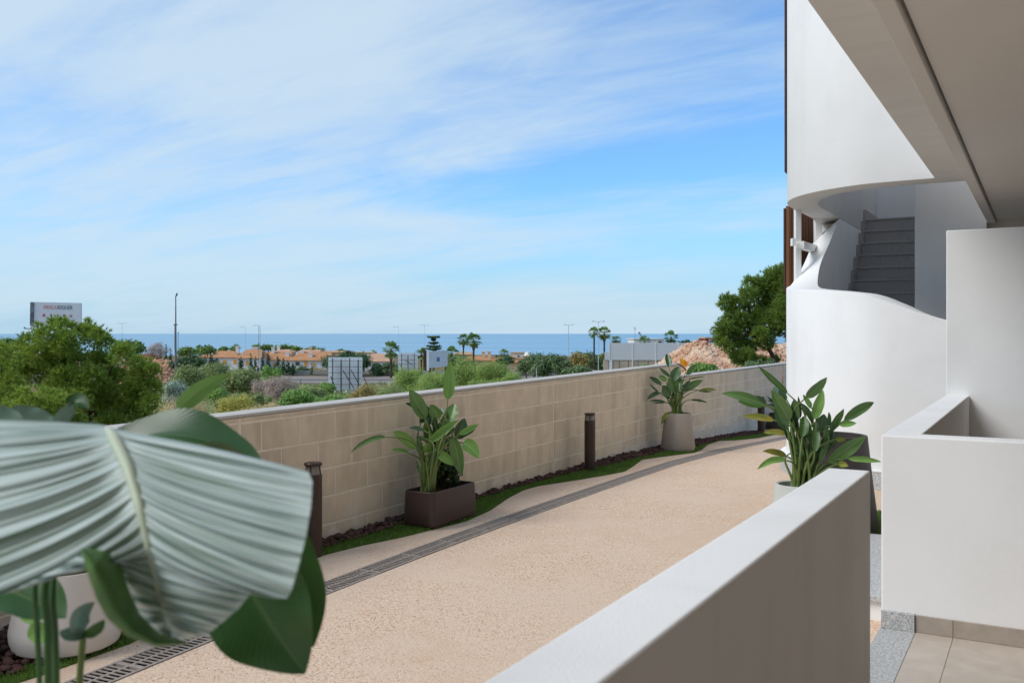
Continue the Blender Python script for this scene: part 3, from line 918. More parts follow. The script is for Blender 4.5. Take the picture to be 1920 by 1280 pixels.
    r = MB(); a = at(1487, 454, 11.6); r.obox(a, (CA, SA, 0), 0.02, (-SA, CA, 0), 0.04, (0, 0, 1), 0.045); r.build('rail_end', PAINT_W, root)
    return root
BLD = build_building()

def slat_screen(px0, px1, py0, py1, D0, D1, ns):
    """vertical timber slats on a backing; runs away from the viewer"""
    A, B = at(px0, HOR, D0), at(px1, HOR, D1)
    zt_, zb_ = -(py0-HOR)/F*D0, -(py1-HOR)/F*D0
    d = (B-A); L = d.length; d.normalize(); nrm = Vector((-d.y, d.x, 0))
    fr = MB(); fr.obox((A+B)/2+nrm*0.035+Vector((0,0,(zt_+zb_)/2)), d, L/2, nrm, 0.012, (0,0,1), (zt_-zb_)/2-0.03)
    root = fr.build('timber_screen', RUST, BLD)
    for k in range(ns):
        c = A+d*(L*(k+0.5)/ns)
        s = MB(); s.obox((c.x, c.y, (zt_+zb_)/2), d, L/ns*0.40, nrm, 0.02, (0,0,1), (zt_-zb_)/2); s.build('slat', WOOD, root)
slat_screen(1475.5, 1556, 386, 552, 12.6, 14.4, 16)
slat_screen(1477.6, 1500, -60, 326, 12.6, 13.6, 6)

# ------------------------------------------------------------------ bollards
def build_bollards():
    labels = ['dark bronze bollard light partly behind the big pale foreground leaf',
              'dark bronze bollard light between the brown trough and the taupe pot',
              'farthest dark bronze bollard light, half hidden by bird-of-paradise leaves']
    spots = [floor_pt(587, 1042), floor_pt(1106, 882), floor_pt(1427, 811)]
    body = MB().lathe((0,0,0), [(0.0,0.0),(0.064,0.0),(0.064,0.585),(0.060,0.590),(0.0,0.590)], 28).data('post', BRONZE)
    glass = MB().lathe((0,0,0), [(0.0,0.588),(0.054,0.588),(0.046,0.648),(0.0,0.648)], 24).data('diffuser', GLASS_F, smooth=False)
    cap = MB().lathe((0,0,0), [(0.0,0.646),(0.061,0.650),(0.064,0.655),(0.064,0.668),(0.060,0.673),(0.0,0.676)], 28).data('cap', BRONZE)
    rib = MB()
    for k in range(4):
        a = 0.4+k*math.pi/2
        rib.bar((0.055*math.cos(a), 0.055*math.sin(a), 0.587), (0.048*math.cos(a), 0.048*math.sin(a), 0.652), 0.004)
    rib = rib.data('rib', BRONZE)
    for me in (body, glass, cap): shade_auto(me, 0.5)
    for i, (p, lb) in enumerate(zip(spots, labels)):
        r = thing('bollard_light', lb, 'bollard', (p.x, p.y, gz(p.y)), 'bollard lights along the wall')
        for nm, me in (('post', body), ('diffuser', glass), ('cap', cap), ('ribs', rib)):
            link(nm, me, r, (p.x, p.y, gz(p.y)))
build_bollards()

# ------------------------------------------------------------------ big-leaved plants
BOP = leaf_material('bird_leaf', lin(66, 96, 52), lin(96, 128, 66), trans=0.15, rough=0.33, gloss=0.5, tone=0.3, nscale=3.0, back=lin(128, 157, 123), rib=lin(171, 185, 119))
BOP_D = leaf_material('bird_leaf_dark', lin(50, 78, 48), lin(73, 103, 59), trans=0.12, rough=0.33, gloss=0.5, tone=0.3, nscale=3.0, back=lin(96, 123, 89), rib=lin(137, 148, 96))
BOP_Y = leaf_material('bird_leaf_yellowing', lin(100, 124, 52), lin(158, 146, 66), trans=0.2, rough=0.4, gloss=0.4, tone=0.25, nscale=16.0, back=lin(132, 144, 76), rib=lin(160, 156, 90))
BOP_L = leaf_material('bird_leaf_light', lin(105, 146, 66), lin(128, 166, 87), trans=0.22, rough=0.45, gloss=0.35, tone=0.4, nscale=5.0, back=lin(148, 178, 119), rib=lin(188, 201, 137))
STALK = leaf_material('leaf_stalk', lin(78, 100, 52), lin(112, 124, 66), trans=0.05, rough=0.5, tone=0.5, nscale=6.0)
LM = {'g': BOP, 'd': BOP_D, 'y': BOP_Y, 'l': BOP_L}

def leaf_data(p0, p1, p2, width, nrm, fold=0.35, wave=0.03, mat=BOP, ns=16, nt_=8, seed=0, peak=0.42, tear=0.0):
    rng = random.Random(seed)
    V, UV, T = [], [], []
    ph = rng.uniform(0, 6.28); tn = rng.uniform(0, 1); kk = rng.uniform(1.5, 3.0)
    for i in range(ns+1):
        s = i/ns
        c = bez(p0, p1, p2, s)
        d = (bez(p0, p1, p2, min(s+.02, 1))-bez(p0, p1, p2, max(s-.02, 0))).normalized()
        sd = d.cross(nrm)
        if sd.length < 1e-4: sd = d.cross(Vector((0.1, 0.2, 1)))
        sd.normalize(); nn = sd.cross(d).normalized()
        a = peak
        w = (s/a)**0.62*math.exp(0.62*(1-s/a)) if s < a else max(0.0, (1-((s-a)/(1-a))**2.2))**0.9
        w = max(w, 0.015)*width/2
        for j in range(nt_+1):
            t = -1+2*j/nt_
            at_ = abs(t)
            q = c + sd*(w*t*math.cos(fold*(0.6+0.4*at_))) + nn*(w*at_*math.sin(fold)*(0.8+0.2*at_))
            q += nn*(wave*width*math.sin(kk*6.28*s+ph+(1.7 if t > 0 else 0))*at_**2*min(1, 4*s)*min(1, 4*(1-s)+.1))
            V.append(q); UV.append((0.5+0.5*t, s)); T.append(tn)
    W = nt_+1
    Fc = [(i*W+j, i*W+j+1, (i+1)*W+j+1, (i+1)*W+j) for i in range(ns) for j in range(nt_)]
    return mesh_data('leaf', V, Fc, mat, True, uv=UV, tone=T)

def big_leaf_plant(root, base, D, conv, leaves, soil_z, spread=0.05, seed=1, stalk_r=0.009, wf=1.08, extra=0):
    """leaves: (start xy, tip xy, width, bow, roll, material, dD) in crop pixels converted by conv"""
    rng = random.Random(seed)
    sc = conv[2]
    def px(x, y): return conv[0]+x/sc, conv[1]+y/sc
    leaves = list(leaves)
    for i in range(extra):                            # slimmer leaves half hidden among the large ones
        (ax, ay), (bx, by), w_ = leaves[rng.randrange(len(leaves))][:3]
        j = w_*.5
        ax, ay, bx, by = ax+rng.uniform(-j, j), ay+rng.uniform(0, j), bx+rng.uniform(-j, j), by+rng.uniform(0, 1.6*j)
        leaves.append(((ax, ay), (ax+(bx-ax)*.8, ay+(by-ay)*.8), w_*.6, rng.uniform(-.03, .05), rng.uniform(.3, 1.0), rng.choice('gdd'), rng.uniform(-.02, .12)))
    for k, L in enumerate(leaves):
        (x0, y0), (x1, y1), w = L[0], L[1], L[2]
        bow = L[3] if len(L) > 3 else 0.0
        roll = L[4] if len(L) > 4 else rng.uniform(-0.5, 0.5)
        mt = LM[L[5]] if len(L) > 5 else BOP
        dD = L[6] if len(L) > 6 else rng.uniform(-0.10, 0.10)
        dT = L[7] if len(L) > 7 else dD+rng.uniform(-0.12, 0.12)
        a, b_ = at(*px(x0, y0), D+dD), at(*px(x1, y1), D+dT)
        mx, my = (x0+x1)/2, (y0+y1)/2
        ln = math.hypot(x1-x0, y1-y0)
        # bow: bulge of the midrib, as a share of its length, upwards in the picture
        c = at(*px(mx, my-2*bow*ln), D+(dD+dT)/2)
        tocam = -((a+b_)/2).normalized()
        d = (b_-a).normalized()
        n_ = Matrix.Rotation(roll, 3, d) @ tocam
        wd = wf*w/sc/F*D/max(0.45, abs(math.cos(roll)))
        me = leaf_data(a, c, b_, wd, n_, fold=rng.uniform(0.25, 0.7), wave=rng.uniform(.02, .05), mat=mt, seed=seed*100+k)
        lf = link('leaf', me, root)
        bs = Vector(base)+Vector((rng.uniform(-spread, spread), rng.uniform(-spread, spread), 0)); bs.z = soil_z-0.02
        dirn = (c-a).normalized()
        ctl = a - dirn*min(0.35, (a-bs).length*0.45)
        ctl.z = max(ctl.z, bs.z+0.35*(a.z-bs.z)) if a.z > bs.z else ctl.z
        # cubic stalk: rises from the crown of the plant, then leans into the blade
        p1 = bs+Vector((0, 0, max(0.1, abs(a.z-bs.z))*0.55))+(a-bs)*0.10
        pts = []
        for i in range(11):
            t = i/10
            pts.append(bs*((1-t)**3)+p1*(3*t*(1-t)**2)+ctl*(3*t*t*(1-t))+a*(t**3))
        mb = MB(); mb.tube(pts, [stalk_r*(1.5-0.9*i/10) for i in range(11)], 6)
        link('leaf_stalk', mesh_data('leaf_stalk', mb.v, mb.f, STALK, True, tone=[rng.uniform(0, 1)]*len(mb.v)), root)

def pot_prof(rt, rb, h, lip=0.02, foot=0.04):
    """outside bottom -> rim -> inside"""
    return [(0.0, 0.0), (rb-foot, 0.0), (rb-foot*0.3, foot*0.5), (rb, foot*1.6), (rb-(rb-rt)*0.5, h*0.5), (rt, h-0.012), (rt-0.004, h-0.002), (rt-lip*0.5, h), (rt-lip, h-0.006), (rt-lip-0.004, h-0.10), (0.0, h-0.10)]

# --- brown trough with bird-of-paradise and shrub
def trough():
    x0, x1, y0, y1 = -4.62, -4.31, 6.25, 6.94
    zb = -1.592
    root = thing('planter_trough', 'rectangular dark brown trough planter with bird-of-paradise and a dark shrub', 'planter', ((x0+x1)/2, (y0+y1)/2, -1.6))
    cx, cy = (x0+x1)/2, (y0+y1)/2
    def ring(inset, z, r=0.05, n=6):
        hx, hy = (x1-x0)/2-inset, (y1-y0)/2-inset
        out = []
        for sx, sy, a0 in ((1, 1, 0), (-1, 1, 90), (-1, -1, 180), (1, -1, 270)):
            for k in range(n+1):
                a = math.radians(a0+90*k/n)
                out.append((cx+sx*(hx-r)+r*math.cos(a), cy+sy*(hy-r)+r*math.sin(a), z))
        return out
    rings = [ring(0.025, zb), ring(0.008, zb+0.012), ring(-0.002, zb+0.035), ring(0.001, zb+0.15), ring(0.007, zb+0.292), ring(0.011, zb+0.297), ring(0.023, zb+0.296), ring(0.030, zb+0.24)]
    V = sum(rings, []); n = len(rings[0]); Fc = []
    for i in range(len(rings)-1):
        for k in range(n): Fc.append((i*n+k, i*n+(k+1) % n, (i+1)*n+(k+1) % n, (i+1)*n+k))
    Fc.append(tuple(range(n))[::-1])
    me = mesh_data('trough_body', V, Fc, PLANTER_BR); shade_auto(me, 0.55); link('trough_body', me, root)
    link('soil', mesh_data('soil', ring(0.034, zb+0.262), [tuple(range(n))], SOIL), root)
    cv = (640, 660, 3.764)
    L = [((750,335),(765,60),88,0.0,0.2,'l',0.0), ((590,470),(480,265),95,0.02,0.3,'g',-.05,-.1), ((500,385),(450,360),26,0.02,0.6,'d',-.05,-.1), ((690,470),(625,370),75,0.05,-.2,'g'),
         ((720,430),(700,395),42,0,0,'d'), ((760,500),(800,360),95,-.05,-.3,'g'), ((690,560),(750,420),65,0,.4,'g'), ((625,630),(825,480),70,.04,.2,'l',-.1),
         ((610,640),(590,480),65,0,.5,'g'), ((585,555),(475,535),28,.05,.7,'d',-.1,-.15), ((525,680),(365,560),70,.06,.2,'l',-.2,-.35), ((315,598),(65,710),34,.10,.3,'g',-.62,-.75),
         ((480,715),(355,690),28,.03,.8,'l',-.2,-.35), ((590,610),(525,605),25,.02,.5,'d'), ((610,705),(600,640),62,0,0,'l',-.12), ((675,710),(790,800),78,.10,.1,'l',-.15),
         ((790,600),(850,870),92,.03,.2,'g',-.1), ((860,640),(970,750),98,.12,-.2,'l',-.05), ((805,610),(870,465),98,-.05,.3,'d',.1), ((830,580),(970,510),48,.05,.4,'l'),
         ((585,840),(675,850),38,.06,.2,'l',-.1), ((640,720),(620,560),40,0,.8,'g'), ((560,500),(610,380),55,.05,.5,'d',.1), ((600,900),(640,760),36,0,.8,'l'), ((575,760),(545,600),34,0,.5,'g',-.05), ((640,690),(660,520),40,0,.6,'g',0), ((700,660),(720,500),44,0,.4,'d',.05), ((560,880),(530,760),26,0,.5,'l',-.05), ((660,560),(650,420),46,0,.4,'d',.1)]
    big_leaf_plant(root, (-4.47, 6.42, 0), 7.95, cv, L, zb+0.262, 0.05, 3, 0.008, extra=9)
    # dense dark shrub
    rng = np.random.default_rng(8)
    c0 = at(640+715/3.764, 660+770/3.764, 8.15)
    P, Nn = [], []
    for k in range(60):
        u = rng.normal(size=3); u /= np.linalg.norm(u)
        c = np.array(c0)+u*np.array([.17, .19, .21])*rng.uniform(.3, 1)
        m_ = 26; q = rng.normal(size=(m_, 3)); q /= np.linalg.norm(q, axis=1)[:, None]
        P.append(c+q*0.055*rng.uniform(.5, 1.1, (m_, 1))); Nn.append(q+u*.6+np.array([0, 0, .4]))
    V, Fq, T = leaf_quads(rng, np.concatenate(P), np.concatenate(Nn), 0.030, 0.55)
    link('shrub_foliage', mesh_data('shrub_foliage', V, Fq, SHRUB_DK, tone=T), root)
    st = MB()
    for k in range(7):
        b = Vector((c0.x+random.uniform(-.03, .03), c0.y+random.uniform(-.05, .05), zb+.25))
        e = c0+Vector((random.uniform(-.12, .12), random.uniform(-.12, .12), random.uniform(-.08, .1)))
        st.tube([b, (b+e)/2+Vector((random.uniform(-.03, .03), 0, 0)), e], [.008, .006, .003], 5)
    st.build('shrub_stems', BARK, root)

def leaf_quads(rng, P, Nn, size, aspect):
    n = len(P)
    Nn = Nn+rng.normal(0, 0.45, Nn.shape)
    Nn /= np.linalg.norm(Nn, axis=1)[:, None]+1e-9
    a = rng.normal(size=(n, 3)); a -= (a*Nn).sum(1)[:, None]*Nn
    a /= np.linalg.norm(a, axis=1)[:, None]+1e-9
    b = np.cross(Nn, a)
    s = size*rng.uniform(0.6, 1.3, n)[:, None]
    V = np.stack([P-a*s, P-a*s*.1+b*s*aspect, P+a*s+Nn*s*.15, P-a*s*.1-b*s*aspect], 1).reshape(-1, 3)
    return V, np.arange(4*n).reshape(-1, 4), np.repeat(rng.uniform(0, 1, n), 4)

BARK = material('bark', lin(98, 80, 66), 0.95, lin(70, 56, 46), 14, 0.9, bump=0.5, bscale=30, spec=0.1)
SHRUB_DK = leaf_material('dark_shrub_leaf', lin(34, 52, 30), lin(57, 80, 39), trans=0.12, tone=0.6)
trough()

# --- tall taupe pot with flowering bird-of-paradise
def taupe_pot():
    p = floor_pt(1271, 845)
    zb = gz(p.y)+0.004
    root = thing('potted_bird_of_paradise', 'tall taupe conical pot with orange-flowering bird-of-paradise by the wall', 'potted plant', (p.x, p.y, zb))
    D = SA*-p.x+CA*p.y
    k = D/F
    me = MB().lathe((p.x, p.y, zb), pot_prof(25*k, 32*k, 71*k), 48).data('pot', POT_TAUPE); shade_auto(me, 0.6); link('pot', me, root)
    MB().disc((p.x, p.y, zb+71*k-0.06), 24*k).build('soil', SOIL, root)
    cv = (1190, 650, 6.094)
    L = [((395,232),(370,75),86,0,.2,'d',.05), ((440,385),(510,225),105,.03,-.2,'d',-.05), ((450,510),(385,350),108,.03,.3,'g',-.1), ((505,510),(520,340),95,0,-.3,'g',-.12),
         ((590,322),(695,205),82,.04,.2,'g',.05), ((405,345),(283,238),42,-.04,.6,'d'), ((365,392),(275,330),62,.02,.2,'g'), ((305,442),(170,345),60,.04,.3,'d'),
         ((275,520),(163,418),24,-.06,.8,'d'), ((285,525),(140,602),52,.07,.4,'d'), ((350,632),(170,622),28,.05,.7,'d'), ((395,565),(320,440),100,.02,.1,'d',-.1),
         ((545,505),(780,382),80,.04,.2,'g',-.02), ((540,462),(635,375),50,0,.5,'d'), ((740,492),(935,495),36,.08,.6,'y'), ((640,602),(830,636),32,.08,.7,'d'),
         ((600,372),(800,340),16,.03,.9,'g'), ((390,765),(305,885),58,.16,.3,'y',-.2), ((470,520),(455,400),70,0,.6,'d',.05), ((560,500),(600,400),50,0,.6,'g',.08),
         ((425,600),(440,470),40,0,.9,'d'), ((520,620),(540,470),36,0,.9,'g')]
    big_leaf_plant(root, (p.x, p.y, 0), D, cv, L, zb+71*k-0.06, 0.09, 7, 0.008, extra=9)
    # flower: orange sepals above a purple-grey beak
    ORANGE = leaf_material('flower_orange', lin(232, 150, 40), lin(240, 172, 52), trans=0.25, tone=0.6)
    BEAK = leaf_material('flower_beak', lin(96, 88, 96), lin(120, 96, 92), trans=0.05, tone=0.5)
    def zp(x, y, d=0): return at(1190+x/6.094, 650+y/6.094, D-0.05+d)
    fl = MB(); b = zp(585, 270)
    fl.tube([Vector((p.x, p.y, zb+.4)), Vector((p.x+.02, p.y, zb+.75)), b], [.007, .006, .005], 6)
    flower = link('flower', mesh_data('flower', fl.v, fl.f, STALK, True, tone=[.3]*len(fl.v)), root)
    bk = MB(); bk.tube([zp(590, 268), zp(560, 238), zp(515, 205), zp(470, 180)], [.010, .014, .010, .002], 8)
    link('beak', mesh_data('beak', bk.v, bk.f, BEAK, True, tone=[.4]*len(bk.v)), flower)
    for i, (x, y, w, rl) in enumerate(((520,132,32,.2),(545,120,30,-.3),(572,138,28,.4),(606,165,34,.1),(615,185,26,.5),(528,180,26,-.2),(560,165,36,0))):
        a, c = zp(556, 218, .01*i-.03), zp(x, y, .012*i-.04)
        link('petal', leaf_data(a, (a+c)/2+Vector((0,0,.004)), c, w/6.094/F*D*1.3, Matrix.Rotation(rl, 3, (c-a).normalized()) @ (-a.normalized()), .3, .02, ORANGE, 8, 4, i), flower)
taupe_pot()

# --- pale pot beside the near parapet with a large clump of leaves
def grey_pot():
    D = 6.85; c = at(1500, 906, D); zt_ = c.z; zb = gz(c.y)+0.004; h = zt_-zb
    root = thing('potted_bird_of_paradise', 'pale grey pot with a large bird-of-paradise clump behind the white parapet', 'potted plant', (c.x, c.y, zb))
    me = MB().lathe((c.x, c.y, zb), pot_prof(0.182, 0.235, h, 0.028), 48).data('pot', POT_GREY); shade_auto(me, 0.6); link('pot', me, root)
    MB().disc((c.x, c.y, zt_-0.09), 0.15).build('soil', SOIL, root)
    cv = (1340, 670, 5.119)
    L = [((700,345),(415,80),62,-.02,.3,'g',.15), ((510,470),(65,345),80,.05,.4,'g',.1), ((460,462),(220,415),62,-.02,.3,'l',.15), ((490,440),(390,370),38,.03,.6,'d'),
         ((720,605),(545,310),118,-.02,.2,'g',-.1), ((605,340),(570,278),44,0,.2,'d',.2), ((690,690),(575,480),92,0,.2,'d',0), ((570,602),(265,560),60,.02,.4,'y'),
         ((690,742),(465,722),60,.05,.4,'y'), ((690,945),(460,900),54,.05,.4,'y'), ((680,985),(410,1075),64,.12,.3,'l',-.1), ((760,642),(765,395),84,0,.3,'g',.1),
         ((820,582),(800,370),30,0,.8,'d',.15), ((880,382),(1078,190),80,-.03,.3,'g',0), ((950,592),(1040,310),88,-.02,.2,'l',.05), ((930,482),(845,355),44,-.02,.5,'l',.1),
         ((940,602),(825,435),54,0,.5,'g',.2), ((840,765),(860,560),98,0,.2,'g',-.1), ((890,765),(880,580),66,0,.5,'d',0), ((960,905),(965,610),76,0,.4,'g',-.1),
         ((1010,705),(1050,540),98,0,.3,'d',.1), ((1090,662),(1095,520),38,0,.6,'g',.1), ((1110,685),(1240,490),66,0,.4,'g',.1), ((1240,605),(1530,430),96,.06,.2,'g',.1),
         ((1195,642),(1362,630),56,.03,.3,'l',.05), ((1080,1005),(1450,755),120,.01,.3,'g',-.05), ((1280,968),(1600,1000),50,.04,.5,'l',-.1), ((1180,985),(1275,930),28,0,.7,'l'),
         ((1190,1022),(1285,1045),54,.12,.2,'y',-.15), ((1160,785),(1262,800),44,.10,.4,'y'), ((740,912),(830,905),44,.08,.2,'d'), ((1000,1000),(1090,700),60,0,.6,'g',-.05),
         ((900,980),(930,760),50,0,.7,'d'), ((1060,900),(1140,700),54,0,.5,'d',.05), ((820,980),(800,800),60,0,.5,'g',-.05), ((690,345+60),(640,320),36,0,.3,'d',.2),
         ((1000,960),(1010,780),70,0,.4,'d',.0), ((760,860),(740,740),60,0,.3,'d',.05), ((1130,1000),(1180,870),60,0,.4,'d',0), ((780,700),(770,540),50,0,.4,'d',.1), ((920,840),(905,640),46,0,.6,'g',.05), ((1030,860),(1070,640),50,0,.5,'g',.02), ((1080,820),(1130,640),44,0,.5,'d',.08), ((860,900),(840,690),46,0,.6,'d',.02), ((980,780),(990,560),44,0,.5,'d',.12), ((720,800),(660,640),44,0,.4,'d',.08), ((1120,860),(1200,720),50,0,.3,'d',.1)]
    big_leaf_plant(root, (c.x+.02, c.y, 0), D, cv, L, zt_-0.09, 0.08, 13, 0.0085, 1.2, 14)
grey_pot()

# --- tall dark conical planter at the tower foot
def dark_planter():
    D = 7.55; c = at(1560, 814, D); zb = -1.596; h = c.z-zb
    root = thing('tall_planter', 'tall empty dark brown conical planter at the foot of the tower', 'planter', (c.x, c.y, zb))
    me = MB().lathe((c.x, c.y, zb), pot_prof(0.272, 0.355, h, 0.03), 56).data('pot', PLANTER_DK); shade_auto(me, 0.6); link('pot', me, root)
    MB().disc((c.x, c.y, zb+h-0.13), 0.235).build('soil', SOIL, root)
dark_planter()

# --- dark pot at the far end of the strip
def far_pot():
    p = floor_pt(1461, 805); D = SA*-p.x+CA*p.y; zb = gz(p.y)+.004; k = D/F
    root = thing('potted_bird_of_paradise', 'small dark pot with bird-of-paradise at the far wall end', 'potted plant', (p.x, p.y, zb))
    me = MB().lathe((p.x, p.y, zb), pot_prof(19*k, 25*k, 31*k), 36).data('pot', PLANTER_DK); shade_auto(me, .6); link('pot', me, root)
    MB().disc((p.x, p.y, zb+31*k-.05), 17*k).build('soil', SOIL, root)
    cv = (1340, 670, 5.119)
    L = [((610,480),(500,370),30,0,.3,'d'), ((620,470),(505,410),26,.04,.5,'d'), ((640,420),(620,300),36,0,.3,'d'), ((650,440),(690,330),40,0,.4,'g'), ((600,470),(510,450),26,0,.5,'d'), ((640,480),(560,400),34,0,.2,'d'), ((660,480),(690,420),44,0,.2,'d')]
    big_leaf_plant(root, (p.x, p.y, 0), D, cv, L, zb+31*k-.05, .07, 17, 0.008)
    b = at(1467.5, 690, D-.05)
    ORB = leaf_material('bud_orange', lin(196, 140, 92), lin(180, 110, 70), trans=.1)
    mb = MB(); mb.tube([Vector((p.x, p.y, zb+.3)), at(1467.5, 740, D), at(1467.5, 716, D-.05)], [.007, .006, .005], 6); mb.tube([at(1467.5, 718, D-.05), at(1467.4, 705, D-.05), b], [.008, .009, .002], 6)
    link('flower_stalk', mesh_data('flower_stalk', mb.v, mb.f, ORB, True, tone=[.5]*len(mb.v)), root)
far_pot()

# --- white pot with spiky grass on the near strip
def white_pot():
    p = floor_pt(125, 1213); D = SA*-p.x+CA*p.y; zb = -1.592; k = D/F
    root = thing('potted_grass', 'wide white pot with spiky grass behind the foreground plant', 'potted plant', (p.x, p.y, zb))
    h = 148*k
    me = MB().lathe((p.x, p.y, zb), [(0,0),(78*k,0),(92*k,8*k),(97*k,22*k),(98*k,36*k),(97*k,44*k),(88*k,90*k),(78*k,h-.012),(77*k,h),(72*k,h),(70*k,h-.01),(68*k,h-.08),(0,h-.08)], 56).data('pot', POT_WHITE); shade_auto(me, .6); link('pot', me, root)
    MB().disc((p.x, p.y, zb+h-.07), 69*k).build('soil', SOIL, root)
    rng = np.random.default_rng(5)
    G1 = leaf_material('spiky_grass', lin(70, 92, 44), lin(140, 120, 70), trans=.15, tone=.8)
    n = 150
    V, Fq, T = [], [], []
    for i in range(n):
        a = rng.uniform(0, 6.28); r0 = 50*k*math.sqrt(rng.uniform(0, 1))
        b = Vector((p.x+r0*math.cos(a), p.y+r0*math.sin(a), zb+h-.08))
        ln = rng.uniform(.12, .26); out = Vector((math.cos(a), math.sin(a), 0))*ln*rng.uniform(.1, .6)
        sd = Vector((-math.sin(a), math.cos(a), 0))*.006
        m_, e = b+out*.35+Vector((0, 0, ln*.65)), b+out+Vector((0, 0, ln))
        q = len(V); V += [b-sd, b+sd, m_+sd*.8, m_-sd*.8, e]; T += [rng.uniform(0, 1)]*5
        Fq += [(q, q+1, q+2, q+3), (q+3, q+2, q+4)]
    link('grass_tuft', mesh_data('grass_tuft', V, Fq, G1, tone=T), root)
white_pot()

# grass patch round the tall planter
def grass_patch():
    rng = np.random.default_rng(9)
    V = []; n = 40; cx, cy, rx, ry = -1.24, 8.08, 0.56, 0.86
    for k in range(n):
        a = 2*math.pi*k/n; r = 1+.05*math.sin(3*a+1)
        V.append((min(cx+rx*r*math.copysign(abs(math.cos(a))**.6, math.cos(a)), -0.735), cy+ry*r*math.copysign(abs(math.sin(a))**.6, math.sin(a)), -1.594))
    o = link('turf_patch', mesh_data('turf_patch', V, [tuple(range(n))], TURF_BASE)); tag(o, 'small turf patch round the tall dark planter', None, None, 'structure')
    m_ = 14000
    x = rng.uniform(cx-rx*.97, -0.74, m_); y = rng.uniform(cy-ry*.97, cy+ry*.97, m_)
    keep = (np.abs((x-cx)/rx)**3.3+np.abs((y-cy)/ry)**3.3) < .97
    P = np.stack([x[keep], y[keep], np.full(keep.sum(), -1.595)], 1)
    Vb, Fb, T = blades(rng, P, .026, .007, .01)
    o = link('patch_grass', mesh_data('patch_grass', Vb, Fb, TURF, tone=T)); tag(o, 'short green grass round the tall dark planter', 'grass', None, 'stuff')
grass_patch()

